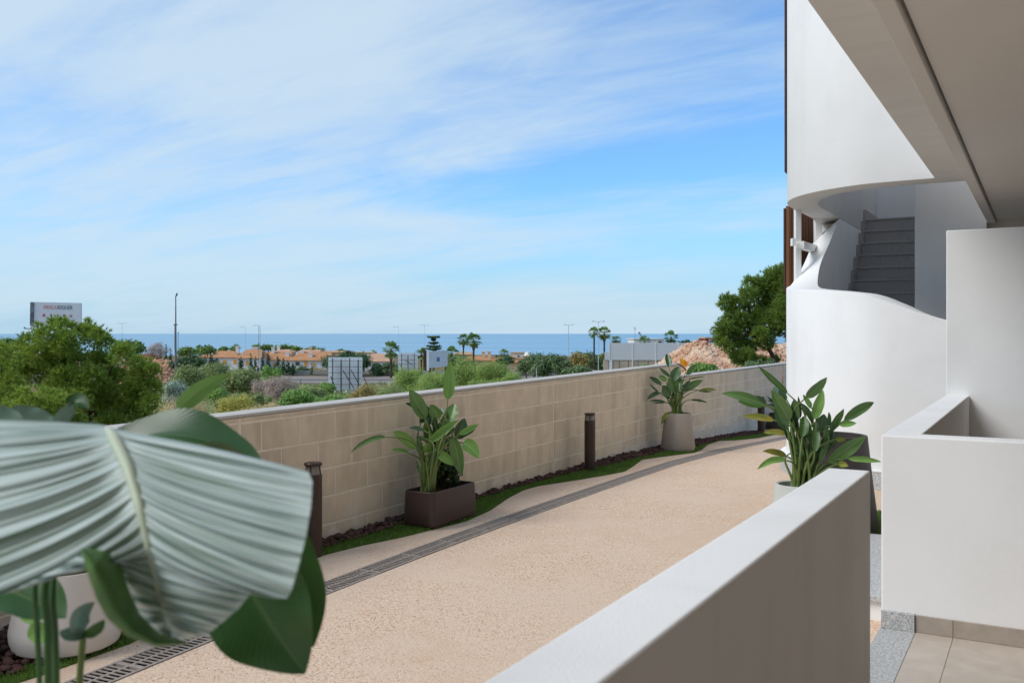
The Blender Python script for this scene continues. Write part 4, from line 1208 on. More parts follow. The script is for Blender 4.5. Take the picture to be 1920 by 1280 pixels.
# ------------------------------------------------------------------ foreground banana-leaved plant
def foreground_plant():
    base = at(88, 1280, 1.13)
    root = thing('foreground_plant', 'large out-of-focus plant with a huge pale pleated leaf in the foreground', 'plant', (base.x, base.y, -1.596))
    # pot under the frame
    me = MB().lathe((base.x, base.y, -1.596), pot_prof(0.24, 0.28, 0.5, .025), 40).data('pot', POT_WHITE); shade_auto(me, .6); link('pot', me, root)
    MB().disc((base.x, base.y, -1.596+.44), .21).build('soil', SOIL, root)
    # the big leaf: vein rows from the midrib to each margin, in picture pixels with their own distance
    PALE = bpy.data.materials.new('pale_leaf_underside'); PALE.use_nodes = True
    t = PALE.node_tree; b = t.nodes['Principled BSDF']; out = t.nodes['Material Output']
    uv = N(t, 'ShaderNodeUVMap'); sp = N(t, 'ShaderNodeSeparateXYZ'); t.links.new(uv.outputs[0], sp.inputs[0])
    mp = N(t, 'ShaderNodeMapping'); mp.inputs['Scale'].default_value = (2.2, 95, 1); t.links.new(uv.outputs[0], mp.inputs[0])
    nz_ = N(t, 'ShaderNodeTexNoise'); nz_.inputs['Scale'].default_value = 1.0; nz_.inputs['Detail'].default_value = 3; t.links.new(mp.outputs[0], nz_.inputs['Vector'])
    rp = N(t, 'ShaderNodeValToRGB')
    rp.color_ramp.elements[0].position = .34; rp.color_ramp.elements[0].color = lin(98, 122, 106)
    rp.color_ramp.elements[1].position = .56; rp.color_ramp.elements[1].color = lin(190, 204, 203)
    t.links.new(nz_.outputs['Fac'], rp.inputs[0])
    t.links.new(rp.outputs[0], b.inputs['Base Color'])
    b.inputs['Roughness'].default_value = .42; b.inputs['Specular IOR Level'].default_value = .45
    tr = N(t, 'ShaderNodeBsdfTranslucent'); tr.inputs['Color'].default_value = lin(120, 150, 80)
    ms = N(t, 'ShaderNodeMixShader'); ms.inputs[0].default_value = .12
    t.links.new(b.outputs[0], ms.inputs[1]); t.links.new(tr.outputs[0], ms.inputs[2]); t.links.new(ms.outputs[0], out.inputs[0])
    mid = [(0, 196, 797, 1.12), (.10, 214, 820, 1.075), (.25, 242, 880, 1.02), (.42, 264, 955, .985), (.58, 280, 1030, .97), (.75, 294, 1095, .98), (.9, 308, 1155, 1.0), (1, 320, 1200, 1.02)]
    right = [(0, 560, 879, 1.055), (.04, 578, 884, 1.02), (.08, 586, 902, 1.0), (.17, 583, 950, .955), (.28, 574, 1005, .93), (.38, 560, 1060, .915), (.47, 546, 1108, .91), (.50, 538, 1121, .912), (.58, 500, 1120, .92), (.65, 474, 1108, .93), (.78, 446, 1142, .955), (.90, 390, 1188, .985), (1, 322, 1204, 1.02)]
    left = [(0, -160, 786, 1.12), (.07, -190, 860, 1.05), (.20, -190, 985, .975), (.33, -150, 1100, .94), (.42, -60, 1135, .93), (.50, 20, 1108, .93), (.60, 100, 1068, .94), (.68, 165, 1030, .95), (.74, 205, 1045, .96), (.85, 238, 1120, .985), (.93, 270, 1175, 1.0), (1, 318, 1204, 1.02)]
    def ip(tab, s): return [float(np.interp(s, [r[0] for r in tab], [r[i] for r in tab])) for i in (1, 2, 3)]
    ns, nt_ = 260, 24
    V, UV = [], []
    for i in range(ns+1):
        s = i/ns
        m_, r_, l_ = ip(mid, s), ip(right, s), ip(left, s)
        rowp = []
        pl = 1.0*math.sin(s*2*math.pi*17+.8*math.sin(9*s))+.5*math.sin(s*2*math.pi*31+1)+.3*math.sin(s*2*math.pi*59+2)
        for j in range(-nt_, nt_+1):
            tt = abs(j)/nt_; e = r_ if j > 0 else l_
            x = m_[0]+(e[0]-m_[0])*tt; y = m_[1]+(e[1]-m_[1])*tt**.8; D = m_[2]+(e[2]-m_[2])*tt
            arch = math.sin(math.pi*tt)
            y += (10 if j > 0 else 16)*arch*min(1, s*5)*(1-s)-(9 if j > 0 else 4)*arch*(1-s)**3
            D -= .012*arch
            damp = min(1, tt*7)*min(1, (1-tt)*4+.35)
            D += .0036*pl*damp
            y += .8*pl*damp*(.4 if s < .1 else 1)
            V.append(at(x, y, D)); UV.append((.5+.5*j/nt_, s))
    W = 2*nt_+1
    Fc = [(i*W+j, i*W+j+1, (i+1)*W+j+1, (i+1)*W+j) for i in range(ns) for j in range(2*nt_)]
    big = link('leaf', mesh_data('leaf', V, Fc, PALE, True, uv=UV), root); big['label'] = 'huge pale grey-green pleated leaf'
    RIB = material('midrib', lin(178, 188, 164), .45, spec=.3)
    mb = MB(); pts = []
    for i in range(30):
        m_ = ip(mid, i/29); pts.append(at(m_[0], m_[1]+(4 if i == 0 else 0), m_[2]+.0022))
    mb.tube(pts, [(.0066*(1-.6*i/29)+.0008)*min(1, .25+i/4) for i in range(30)], 8); mb.build('midrib', RIB, big, smooth=True)
    # rolled margin showing the green upper side
    FOLD = leaf_material('leaf_upper_green', lin(62, 98, 52), lin(92, 130, 70), trans=.2, rough=.4, gloss=.4, tone=.3, nscale=14.0)
    inner = [(0, 158, 1026, .945), (.2, 196, 1032, .95), (.35, 226, 1050, .96), (.5, 240, 1100, .965), (.65, 262, 1150, .97), (.8, 298, 1186, .98), (1, 345, 1200, .99)]
    outer = [(0, 150, 1024, .935), (.2, 164, 1075, .925), (.35, 180, 1120, .925), (.5, 200, 1158, .93), (.65, 238, 1192, .94), (.8, 290, 1212, .955), (1, 372, 1206, .985)]
    V, UV, T = [], [], []
    for i in range(41):
        s = i/40; a, e = ip(inner, s), ip(outer, s)
        for j in range(11):
            tt = j/10; bul = math.sin(math.pi*tt)
            V.append(at(a[0]+(e[0]-a[0])*tt, a[1]+(e[1]-a[1])*tt+4*bul, a[2]+(e[2]-a[2])*tt-.020*bul)); UV.append((tt*.4, s)); T.append(.4)
    Fc = [(i*11+j, i*11+j+1, (i+1)*11+j+1, (i+1)*11+j) for i in range(40) for j in range(10)]
    link('rolled_margin', mesh_data('rolled_margin', V, Fc, FOLD, True, uv=UV, tone=T), big)
    # other leaves
    FG = leaf_material('deep_green_leaf', lin(40, 78, 32), lin(66, 104, 50), trans=.2, rough=.38, gloss=.45, tone=.25, nscale=6.0, back=lin(104, 130, 112), rib=lin(110, 130, 80))
    FGN = leaf_material('dark_glossy_leaf', lin(34, 70, 28), lin(58, 94, 44), trans=.2, rough=.32, gloss=.5, tone=.25, nscale=6.0, rib=lin(100, 120, 70))
    FGP = leaf_material('grey_green_leaf', lin(92, 120, 104), lin(118, 144, 128), trans=.14, rough=.42, gloss=.4, tone=.25, nscale=8.0, rib=lin(150, 160, 130))
    def lf(p0, pc, p1, w, nr, mt, fold=.3, wave=.03, seed=0, peak=.42, ns_=26, stalk=None):
        a, c, e = at(*p0), at(*pc), at(*p1)
        o = link('leaf', leaf_data(a, c, e, w/F*p0[2], nr, fold, wave, mt, ns_, 12, seed, peak), root)
        if stalk:
            q = [at(*s_) for s_ in stalk]
            mb = MB(); mb.tube([Vector(v) for v in catmull([tuple(v) for v in q], 6)], .0045, 8)
            link('leaf_stalk', mesh_data('leaf_stalk', mb.v, mb.f, STALK, True, tone=[.3]*len(mb.v)), root)
        return o
    tc_ = lambda p: -at(*p).normalized()
    def tilt(p0, p1, ang): 
        d = (at(*p1)-at(*p0)).normalized(); return Matrix.Rotation(ang, 3, d) @ tc_(p0)
    # drooping dark leaf behind the big one, two lobes
    lf((425,1000,1.22), (455,1105,1.14), (572,1262,1.16), 195, tilt((425,1000,1.22), (580,1266,1.16), .25), FG, .22, .05, 1, .5)
    lf((490,950,1.24), (538,1050,1.2), (588,1212,1.2), 120, tilt((505,950,1.24), (592,1212,1.2), -.4), FG, .25, .04, 2, .5)
    # arching dark leaf behind the top
    lf((185,868,1.40), (330,752,1.40), (500,892,1.34), 120, tilt((185,868,1.4), (500,892,1.34), -1.0), FGN, .35, .05, 3, .5)
    lf((330,880,1.36), (395,815,1.34), (495,890,1.32), 70, tilt((330,870,1.36), (500,892,1.32), .7), FGN, .3, .03, 13, .5)
    lf((215,850,1.36), (170,800,1.36), (110,815,1.36), 60, tilt((215,850,1.36), (110,815,1.36), .6), FG, .3, .03, 4)
    # slim raised leaf
    lf((334,768,1.45), (372,722,1.45), (433,700,1.45), 38, tilt((334,768,1.45), (433,700,1.45), .3), BOP_L, .3, .02, 5, .3, 20, [(250,850,1.45), (292,800,1.45), (334,768,1.45)])
    # two leaves at the left edge
    lf((92,822,1.40), (52,795,1.40), (26,760,1.40), 72, tilt((92,822,1.4), (26,760,1.4), .3), FGP, .3, .02, 6, .3)
    lf((86,822,1.38), (120,770,1.38), (142,750,1.38), 34, tilt((86,822,1.38), (142,750,1.38), .5), FGP, .4, .02, 7, .4)
    lf((128,760,1.38), (146,742,1.38), (166,768,1.37), 34, tilt((128,760,1.38), (166,768,1.37), -.6), FG, .4, .02, 8, .4)
    lf((40,810,1.36), (10,800,1.36), (-30,760,1.36), 60, tilt((40,810,1.36), (-30,760,1.36), .4), FGP, .3, .02, 9, .5)
    # leaves low at the left, behind the stalks
    lf((-40,1085,1.30), (40,1110,1.30), (124,1158,1.28), 110, tilt((-40,1085,1.3), (124,1158,1.28), -.5), FG, .3, .03, 10, .55)
    lf((84,1150,1.34), (60,1150,1.34), (38,1160,1.34), 34, tc_((60,1150,1.3)), BOP_L, .2, .02, 11)
    lf((90,1180,1.34), (70,1185,1.34), (52,1195,1.34), 44, tc_((60,1150,1.3)), BOP_L, .2, .02, 12)
    # curled young leaf on its own stalk
    lf((150,1188,1.22), (130,1150,1.2), (178,1128,1.2), 44, tilt((150,1188,1.22), (178,1128,1.2), .5), FGP, .6, .02, 14, .5)
    lf((156,1188,1.22), (130,1195,1.2), (112,1182,1.2), 30, tilt((156,1188,1.22), (112,1182,1.2), .3), FGP, .5, .02, 15, .5)
    lf((156,1190,1.22), (182,1180,1.2), (196,1160,1.2), 26, tilt((156,1190,1.22), (196,1160,1.2), .3), FG, .5, .02, 16, .5, 20, [(146,1330,1.22), (151,1250,1.22), (156,1190,1.22)])
    # stalks
    for i, (xa, xb, yb, w) in enumerate(((74, 66, 1080, .0034), (90, 90, 1070, .0048), (106, 100, 1085, .0042), (99, 86, 1100, .0030))):
        foot = Vector((base.x+.02*(i-1.5), base.y+.01*i, -1.15))
        q = [foot, at(xa-2, 1400, 1.15+.02*i), at(xa, 1280, 1.15+.02*i), at((xa+xb)/2, 1180, 1.15+.02*i), at(xb, yb, 1.15+.02*i), at(xb+(70 if i == 1 else 20), yb-230, 1.22+.03*i)]
        mb = MB(); mb.tube([Vector(v) for v in catmull([tuple(v) for v in q], 6)], w, 10)
        link('leaf_stalk', mesh_data('leaf_stalk', mb.v, mb.f, FG, True, tone=[.2+.2*i]*len(mb.v)), root)
foreground_plant()

# ------------------------------------------------------------------ far foliage
def LMAT(n, a, b, **k): return leaf_material(n, lin(*a), lin(*b), **k)
PINE_NEAR = LMAT('pine_needles', (108, 138, 52), (172, 190, 84), trans=.38, tone=.5, nscale=1.6, gloss=.2)
PINE_NEAR2 = LMAT('pine_needles_bright', (118, 146, 54), (176, 192, 86), trans=.35, tone=.5, nscale=1.6, gloss=.2)
PINE_RIGHT = LMAT('pine_needles_right', (96, 126, 54), (146, 168, 78), trans=.35, tone=.5, nscale=1.2, gloss=.2)
FAR_PINE = LMAT('far_pine', (91, 122, 58), (140, 166, 82), tone=.5, nscale=.2)
FAR_DARK = LMAT('far_dark', (61, 89, 58), (98, 126, 77), tone=.5, nscale=.2)
CYPRESS = LMAT('cypress', (51, 77, 56), (77, 103, 68), tone=.5, nscale=.3)
OLIVE = LMAT('olive_scrub', (122, 138, 82), (166, 180, 112), tone=.5, nscale=.35)
GREEN = LMAT('green_scrub', (108, 145, 68), (157, 192, 98), tone=.5, nscale=.5)
YELLOWG = LMAT('yellow_scrub', (166, 166, 77), (208, 201, 105), tone=.6, nscale=.6)
STRAW = LMAT('dry_straw', (185, 164, 117), (222, 204, 152), tone=.6, nscale=.6, trans=.15)
PURPLE = LMAT('dry_twigs', (164, 145, 131), (197, 178, 161), tone=.6, nscale=.5, trans=.1)
SILVER = LMAT('silver_scrub', (150, 164, 143), (192, 204, 180), tone=.6, nscale=.8)
TAMARISK = LMAT('tamarisk', (129, 154, 75), (176, 197, 108), tone=.6, nscale=.25, trans=.3)
OLEANDER = LMAT('oleander', (82, 108, 68), (131, 152, 103), tone=.6, nscale=.25)
RUSSET = LMAT('russet_scrub', (145, 131, 77), (183, 164, 98), tone=.6, nscale=.4)
PALM = LMAT('palm_frond', (100, 132, 76), (156, 180, 112), tone=.7, nscale=.5, trans=.35)
PALM_DEAD = material('palm_skirt', lin(132, 104, 76), 1.0, lin(104, 82, 60), 3.0, .9, spec=.05)

def camw(xc, D, z):
    return np.stack([CA*xc-SA*D, SA*xc+CA*D, z], -1)

def lobes_to_points(rng, lobes, per_area, up=0.35, shell=(0.55, 1.05), squash=0.85):
    """lobes: (xc, D, z, r). Points sit in each lobe's outer shell and look outwards."""
    P, Nn = [], []
    for xc, D, z, r in lobes:
        n = max(6, int(per_area*r*r))
        u = rng.normal(size=(n, 3)); u[:, 2] += up*0.6
        u /= np.linalg.norm(u, axis=1)[:, None]
        q = rng.uniform(shell[0], shell[1], (n, 1))**0.7*r*(1+.25*rng.normal(size=(n, 1)))
        q = np.clip(q, 0, r*1.35)
        w = u*q; w[:, 2] *= squash
        P.append(camw(xc+w[:, 0], D+w[:, 1], z+w[:, 2]))
        Nn.append(camw(u[:, 0], u[:, 1], u[:, 2]+up))
    return np.concatenate(P), np.concatenate(Nn)

def needle_tufts(rng, P, Nn, nb, ln, wd, spread):
    n = len(P)
    Nn = Nn/(np.linalg.norm(Nn, axis=1)[:, None]+1e-9)
    P2 = np.repeat(P, nb, 0); d = np.repeat(Nn, nb, 0)+rng.normal(0, spread, (n*nb, 3))
    d /= np.linalg.norm(d, axis=1)[:, None]+1e-9
    s = np.cross(d, rng.normal(size=d.shape)); s /= np.linalg.norm(s, axis=1)[:, None]+1e-9
    L = ln*rng.uniform(.6, 1.25, (n*nb, 1))
    V = np.stack([P2-s*wd*.5, P2+s*wd*.5, P2+d*L], 1).reshape(-1, 3)
    T = np.repeat(np.clip(np.repeat(rng.uniform(0, 1, n), nb)+rng.normal(0, .12, n*nb), 0, 1), 3)
    return V, np.arange(3*n*nb).reshape(-1, 3), T

def trunk_mesh(name, base, lobes, r, root, mat=None, nl=7, seed=0):
    rng = random.Random(seed)
    mb = MB()
    cs = [C(l[0], l[1], l[2]) for l in lobes]
    ctr = sum(cs, Vector())/len(cs)
    top = max(c.z for c in cs)
    hub = base.lerp(ctr, .8)
    hub.z = min(hub.z, base.z+(top-base.z)*.55)
    m1 = base.lerp(hub, .5)+Vector((rng.uniform(-.1, .1), rng.uniform(-.1, .1), 0))*(hub-base).length*.3
    mb.tube([base-Vector((0, 0, .2)), m1, hub, hub.lerp(ctr, .6)], [r, r*.8, r*.6, r*.3], 7)
    for c in rng.sample(cs, min(nl, len(cs))):
        s = base.lerp(hub, rng.uniform(.55, 1)); mid = s.lerp(c, .5)+Vector((0, 0, (c-s).length*rng.uniform(-.05, .15)))
        mb.tube([s, mid, c], [r*.42, r*.28, r*.1], 5)
    return mb.build(name, mat or BARK, root)

def lobed_tree(name, label, cat, D, lobes_px, conv, mat, style, seed, base_px, trunk_r=.12, depth=.8, group=None, dens=1.0, need=None, base_z=None, fat=.98, limbs=10):
    rng = np.random.default_rng(seed)
    k = D/F; lobes = []
    for (x, y, r) in lobes_px:
        X, Y, R_ = conv[0]+x/conv[2], conv[1]+y/conv[2], r/conv[2]
        d = D+rng.uniform(-1, 1)*depth*(1.0)
        p = at(X, Y, d)
        lobes.append(((X-960)/F*d, d, p.z, R_*k))
    xc = (base_px-960)/F*D
    b = C(xc, D, tz(xc, D) if base_z is None else base_z)
    root = thing(name, label, cat, b, group)
    ln, wd, nb, spread = need or (.16, .022, 8, .55)
    for _ in range(len(lobes)):                       # fill the inside of the crown
        q, r_ = lobes[rng.integers(len(lobes_px))], lobes[rng.integers(len(lobes_px))]
        if abs(q[0]-r_[0])+abs(q[2]-r_[2]) < 3.2*max(q[3], r_[3])+.6:
            lobes.append(((q[0]+r_[0])/2, (q[1]+r_[1])/2+.55, (q[2]+r_[2])/2, min(q[3], r_[3])*.8))
    lobes = [(l[0], l[1], l[2], l[3]*fat) for l in lobes]
    P, Nn = lobes_to_points(rng, lobes, 620*dens, .45, (.35, 1.0))
    V, Fc, T = needle_tufts(rng, P, Nn, nb, ln, wd, spread)
    link('crown', mesh_data('crown', V, Fc, mat, tone=T), root)
    trunk_mesh('trunk', b, lobes, trunk_r, root, None, limbs, seed)
    return root

Z1 = (0, 540, 4.573)
lobed_tree('pine_tree', 'big bright green pine filling the left side beyond the wall', 'pine tree', 28.0,
  [(470,300,55),(560,350,95),(740,370,85),(400,420,95),(335,335,36),(250,470,100),(160,540,80),(560,480,125),(800,430,120),(900,460,80),(330,560,115),(620,620,130),(860,640,120),
   (1040,560,90),(1180,640,70),(300,720,130),(560,760,130),(780,780,130),(1000,760,120),(1250,720,115),(1320,850,75),(1150,880,130),(900,930,140),(650,960,130),(1290,980,90),(1100,1050,130),
   (800,1100,140),(200,640,90),(130,700,80),(950,1180,130),(1240,1120,100),(755,285,28),(700,870,130),(430,620,100),(480,860,120),(1190,760,90),(530,280,32),(830,390,55)],
  Z1, PINE_NEAR, 'needle', 21, 165, .13, 1.1, None, 3.4, (.125, .021, 12, .42))
lobed_tree('pine_tree', 'pale green pine cut off by the left edge of the picture', 'pine tree', 24.0,
  [(0,560,90),(10,690,110),(80,790,75),(0,860,140),(60,950,95),(0,490,40),(-80,640,130),(-100,820,160),(-60,980,150),(20,1060,110)], Z1, PINE_NEAR2, 'needle', 22, 0, .10, .8, None, 3.2, (.115, .02, 12, .42))
lobed_tree('pine_tree', 'low bushy yellow-green pine in front of the big pine', 'pine tree', 20.0,
  [(350,930,90),(470,950,90),(250,980,95),(180,905,60),(520,1060,80),(600,1180,100),(350,1130,130),(150,1110,110),(60,1060,110),(450,1230,130),(640,1240,70),(240,1240,130),(90,1220,120),(480,1010,80),(400,1040,100)],
  Z1, PINE_NEAR2, 'needle', 23, 85, .07, .7, None, 3.2, (.11, .02, 11, .45))
Z4 = (1330, 480, 5.82)
lobed_tree('pine_tree', 'spreading dark pine beside the white tower', 'pine tree', 38.0,
  [(800,160,60),(700,235,85),(840,260,80),(455,290,62),(580,335,90),(720,370,100),(830,430,95),(420,420,75),(540,470,100),(195,500,70),(290,520,75),(140,545,32),(660,560,110),(820,560,95),(400,560,55),
   (560,660,85),(740,680,100),(350,680,60),(200,690,45),(160,790,75),(280,780,75),(420,780,62),(135,860,50),(280,870,60),(560,850,65),(700,830,55),(820,820,60),(165,960,55),(330,970,62),(430,1000,55),
   (280,1080,45),(360,1130,75),(300,1130,45),(480,1140,55),(600,1150,50),(720,1140,45),(950,300,140),(1000,600,170),(950,450,140),(1020,820,120),(920,200,90),(120,920,50),(220,1010,55),(420,900,70),(520,960,70),(640,940,60),(470,700,80),(250,620,70),(640,760,80),(220,830,70),(400,1070,60)],
  Z4, PINE_RIGHT, 'needle', 24, 1468, .11, .9, None, 2.8, (.15, .027, 11, .48), fat=1.27, limbs=4)

SEED = [100]
def bush(label, px, top, bot, w, D, mat, name='shrub', cat='shrub', group=None, shape='round', leaf=2.6, asp=.5, dens=1.0, nl=None, trunk=True, needles=False):
    SEED[0] += 1
    rng = np.random.default_rng(SEED[0]); k = D/F
    hw, hh = w*k/2, (bot-top)*k/2
    cz = -((top+bot)/2-HOR)*k; cx = (px-960)*k
    zb = tz(cx, D)
    root = thing(name, label, cat, C(cx, D, zb), group)
    lobes = []
    n = nl or (9 if w < 30 else 16 if w < 60 else 26)
    for i in range(n):
        if shape == 'column':
            t = (i+.5)/n; r = hw*(1-t)**.6*1.0+.05*hw
            lobes.append((cx+rng.normal(0, .12)*hw, D+rng.normal(0, .12)*hw, cz-hh+2*hh*t, max(r, .12*hw)))
            continue
        u = rng.normal(size=3); u /= np.linalg.norm(u)
        if shape == 'dome' and u[2] < -.15: u[2] *= -.6
        q = rng.uniform(.45, .85)
        rr = rng.uniform(.32, .5)*min(hw, hh*1.3)
        lobes.append((cx+u[0]*(hw-rr*.6)*q*1.15, D+u[1]*hw*q*.8, cz+u[2]*(hh-rr*.5)*q*1.1-(hh*.2 if shape == 'dome' else 0), rr))
    ls = leaf*k
    area = sum(l[3]**2 for l in lobes)
    per = 7.5*dens/(ls*ls)
    per = min(per, 11000/max(area, 1e-6))
    P, Nn = lobes_to_points(rng, lobes, per, .4, (.45, 1.0))
    if needles:
        V, Fc, T = needle_tufts(rng, P, Nn, 4, ls*2.2, ls*.35, .6)
    else:
        V, Fc, T = leaf_quads(rng, P, Nn, ls, asp)
    link('crown', mesh_data('crown', V, Fc, mat, tone=T), root)
    if trunk:
        trunk_mesh('trunk', C(cx, D, zb), lobes, max(.03, hw*.05), root, None, 6, SEED[0])
    return root

# --- scrub beyond the wall, near to far
bush('wide tuft of straw-coloured dry scrub just over the wall beside the big pine', 345, 735, 830, 110, 26, STRAW, leaf=2.4, asp=.16, dens=1.6)
bush('yellow-green flowering scrub over the wall near the slim raised leaf', 440, 736, 800, 90, 29, YELLOWG, leaf=2.2, asp=.3, dens=1.5)
bush('straw and brown dry scrub between yellow scrub and green bushes', 505, 752, 800, 120, 27, STRAW, leaf=2.4, asp=.2, dens=1.6)
bush('silver-grey bush at the right edge of the big pine', 328, 712, 765, 62, 40, SILVER, leaf=2.2, dens=1.2)
bush('small glossy green bush above the yellow-green scrub', 408, 724, 752, 44, 38, GREEN, leaf=3.0)
bush('fresh green bush over the wall left of the frame billboard', 562, 730, 785, 90, 40, GREEN, leaf=2.6, dens=1.2)
bush('leafy green bush right below the frame billboard', 622, 736, 785, 90, 38, GREEN, leaf=2.4, dens=1.2)
bush('mixed yellowish bush at the foot of the frame billboard on its right', 690, 722, 775, 84, 46, RUSSET, leaf=2.2, asp=.3, dens=1.2)
bush('pale dry grass bush left of the tall trough leaf', 735, 716, 772, 66, 44, OLIVE, leaf=2.2, asp=.25, dens=1.2)
bush('greyish purple dry bush in the middle of the scrub', 530, 700, 762, 84, 62, PURPLE, leaf=2.2, asp=.16, dens=1.4)
bush('second greyish purple dry bush behind the first, near the pole lamps', 490, 706, 745, 50, 70, PURPLE, leaf=2.2, asp=.16, dens=1.3)
bush('rounded olive bush beside the tall mast foot', 352, 684, 742, 74, 72, OLIVE, leaf=2.2)
bush('large olive-green bush left of centre in the scrub', 405, 678, 745, 84, 75, OLIVE, leaf=2.2)
bush('dark olive bush overlapping the lamp post foot', 452, 684, 745, 76, 72, OLIVE, leaf=2.2)
bush('russet-tinged bush below the round road sign', 478, 694, 742, 46, 80, RUSSET, leaf=2.2)
bush('light green shrub right of the thick lamp post', 508, 684, 722, 44, 110, GREEN, leaf=2.2)
bush('bright round green bush in front of the frame billboard corner', 616, 711, 752, 44, 88, GREEN, leaf=2.0, dens=1.2)
bush('dull green thicket below the dry purple bush', 470, 735, 772, 90, 40, OLIVE, leaf=2.4)
bush('green thicket at the feet of the grey purple bush', 585, 722, 760, 60, 58, OLIVE, leaf=2.2)
bush('dark feathery tamarisk left of the white billboard', 772, 688, 745, 84, 62, TAMARISK, leaf=2.4, asp=.18, dens=1.6)
bush('tall feathery tamarisk right behind the tall trough leaf', 872, 668, 745, 110, 58, TAMARISK, leaf=2.4, asp=.18, dens=1.7)
bush('feathery tamarisk below the white billboard', 815, 690, 750, 90, 52, TAMARISK, leaf=2.4, asp=.18, dens=1.6)
bush('feathery tamarisk in front of the orange roofs', 925, 674, 740, 90, 56, TAMARISK, leaf=2.4, asp=.18, dens=1.6)
bush('low tamarisk at the right end of the feathery thicket', 957, 694, 735, 58, 50, TAMARISK, leaf=2.4, asp=.18, dens=1.5)
bush('pale low tamarisk over the wall behind the trough plant', 800, 714, 765, 120, 42, TAMARISK, leaf=2.4, asp=.18, dens=1.5)
bush('low tamarisk over the wall right of the tall trough leaf', 900, 708, 745, 100, 40, TAMARISK, leaf=2.4, asp=.18, dens=1.5)
bush('green plants sprouting at the foot of the rubble heap', 1322, 678, 715, 62, 30, GREEN, leaf=3.0, asp=.4, dens=1.3)
bush('low green plants in front of the beige wall base', 1215, 681, 700, 40, 55, GREEN, leaf=2.4)
bush('low yellowish weeds left of the rubble heap', 1190, 686, 702, 40, 50, YELLOWG, leaf=2.2)
bush('dark scrub under the spreading pine', 1425, 672, 705, 90, 34, OLEANDER, leaf=2.4)

# --- far trees
T_ = 'tree'
bush('dark rounded pine at the far left edge on the skyline', 10, 627, 668, 56, 130, FAR_PINE, 'pine_tree', 'pine tree', shape='dome')
bush('broad rounded pine right of the big near pine before the sea', 243, 631, 674, 66, 165, FAR_PINE, 'pine_tree', 'pine tree', shape='dome', dens=1.3)
bush('leafless purplish tree between pine and tall mast', 298, 639, 672, 52, 170, PURPLE, T_, T_, leaf=2.2, asp=.12, dens=1.2)
bush('umbrella pine just right of the tall mast', 349, 643, 676, 38, 168, FAR_PINE, 'pine_tree', 'pine tree', shape='dome')
bush('umbrella pine above the left end of the orange roofs', 384, 641, 672, 52, 175, FAR_PINE, 'pine_tree', 'pine tree', shape='dome')
bush('dark green thicket left of the orange roofed houses', 362, 663, 698, 60, 145, FAR_DARK)
bush('dark bushy thicket at the mast foot', 335, 670, 694, 36, 140, FAR_DARK)
for px, top, bot, w, lb in ((301, 650, 682, 8, 'short dark cypress left of the slim cypress by the mast'), (311, 644, 682, 9, 'slim dark cypress left of the mast'), (320, 655, 682, 9, 'stubby dark cypress touching the mast'),
        (395, 663, 690, 14, 'dark conifer before the left orange house'), (405, 670, 692, 16, 'low dark conifer right of the first one'), (452, 669, 694, 12, 'leaning dark conifer between two houses'),
        (470, 661, 698, 10, 'tall dark cypress left of the thick lamp post'), (479, 668, 698, 10, 'small dark cypress beside the thick lamp post'), (493, 659, 700, 12, 'tall dark cypress right of the thick lamp post'),
        (503, 657, 700, 12, 'tallest dark cypress before the roofs'), (521, 667, 700, 14, 'dark conifer before the middle orange roof'), (531, 671, 700, 12, 'dark conifer right of the middle roof chimney'),
        (540, 676, 700, 13, 'low dark conifer before the white house front'), (549, 681, 700, 13, 'lowest dark conifer at the end of the row'), (585, 680, 700, 5, 'thin dark cypress against the white house')):
    bush(lb, px, top, bot, w, 205, CYPRESS, 'cypress_tree', 'cypress', 'dark conifers before the houses', 'column', leaf=2.0, nl=9, dens=.9)
bush('low dark hedge below the cypress row', 495, 684, 704, 70, 200, FAR_DARK, 'hedge', 'hedge')
bush('yellow-green hedge along the far side of the road', 540, 688, 706, 64, 212, GREEN, 'hedge', 'hedge')
bush('grey-green bush before the white house', 574, 684, 704, 40, 212, OLEANDER)
for px, top, bot, w, lb in ((422, 647, 664, 36, 'flat-topped pine behind the left roofs'), (443, 642, 664, 26, 'dark round pine behind the tall chimney'), (492, 640, 664, 56, 'wide umbrella pine behind the middle roofs'),
        (530, 640, 664, 44, 'bright umbrella pine right of the wide one'), (554, 645, 664, 30, 'low pine between umbrella pines and rooftop'), (588, 647, 664, 44, 'umbrella pine above the rightmost orange roof'),
        (637, 651, 666, 18, 'tiny round tree on the shoreline'), (700, 654, 668, 13, 'small dark tree before the sea left of the fan palm')):
    bush(lb, px, top, bot, w, 360, FAR_PINE, 'pine_tree', 'pine tree', 'pines behind the houses', 'dome', leaf=2.2)
bush('big dense green tree behind the frame billboard', 648, 655, 708, 106, 200, FAR_DARK, T_, T_, dens=1.3)
bush('grey-green shrub right of the frame billboard', 706, 678, 706, 36, 205, OLEANDER)
bush('grey-green shrub below the fan palm', 732, 679, 706, 44, 205, OLEANDER)
bush('oleander bush right of the orange roofs', 988, 670, 706, 44, 155, OLEANDER)
bush('large rounded oleander by the road', 1018, 660, 708, 66, 152, OLEANDER, T_, T_, dens=1.3)
bush('oleander beside the grey lamp post', 1052, 664, 708, 50, 150, OLEANDER, T_, T_)
bush('tan-leaved tree right of the grey lamp post', 1082, 655, 706, 52, 158, RUSSET, T_, T_)
bush('grey feathery tree left of the twin palms', 1098, 649, 702, 44, 168, OLEANDER, T_, T_)
bush('dark tree under the twin palms', 1124, 662, 708, 44, 160, FAR_DARK, T_, T_)
bush('green shrubs at the foot of the lamp post', 1085, 684, 712, 70, 140, OLEANDER)
bush('palm-like shrub against the white panel fence', 1133, 646, 690, 24, 120, OLIVE, T_, T_)
bush('low dark green treetop above the white fence', 1288, 637, 652, 34, 150, FAR_DARK, T_, T_)
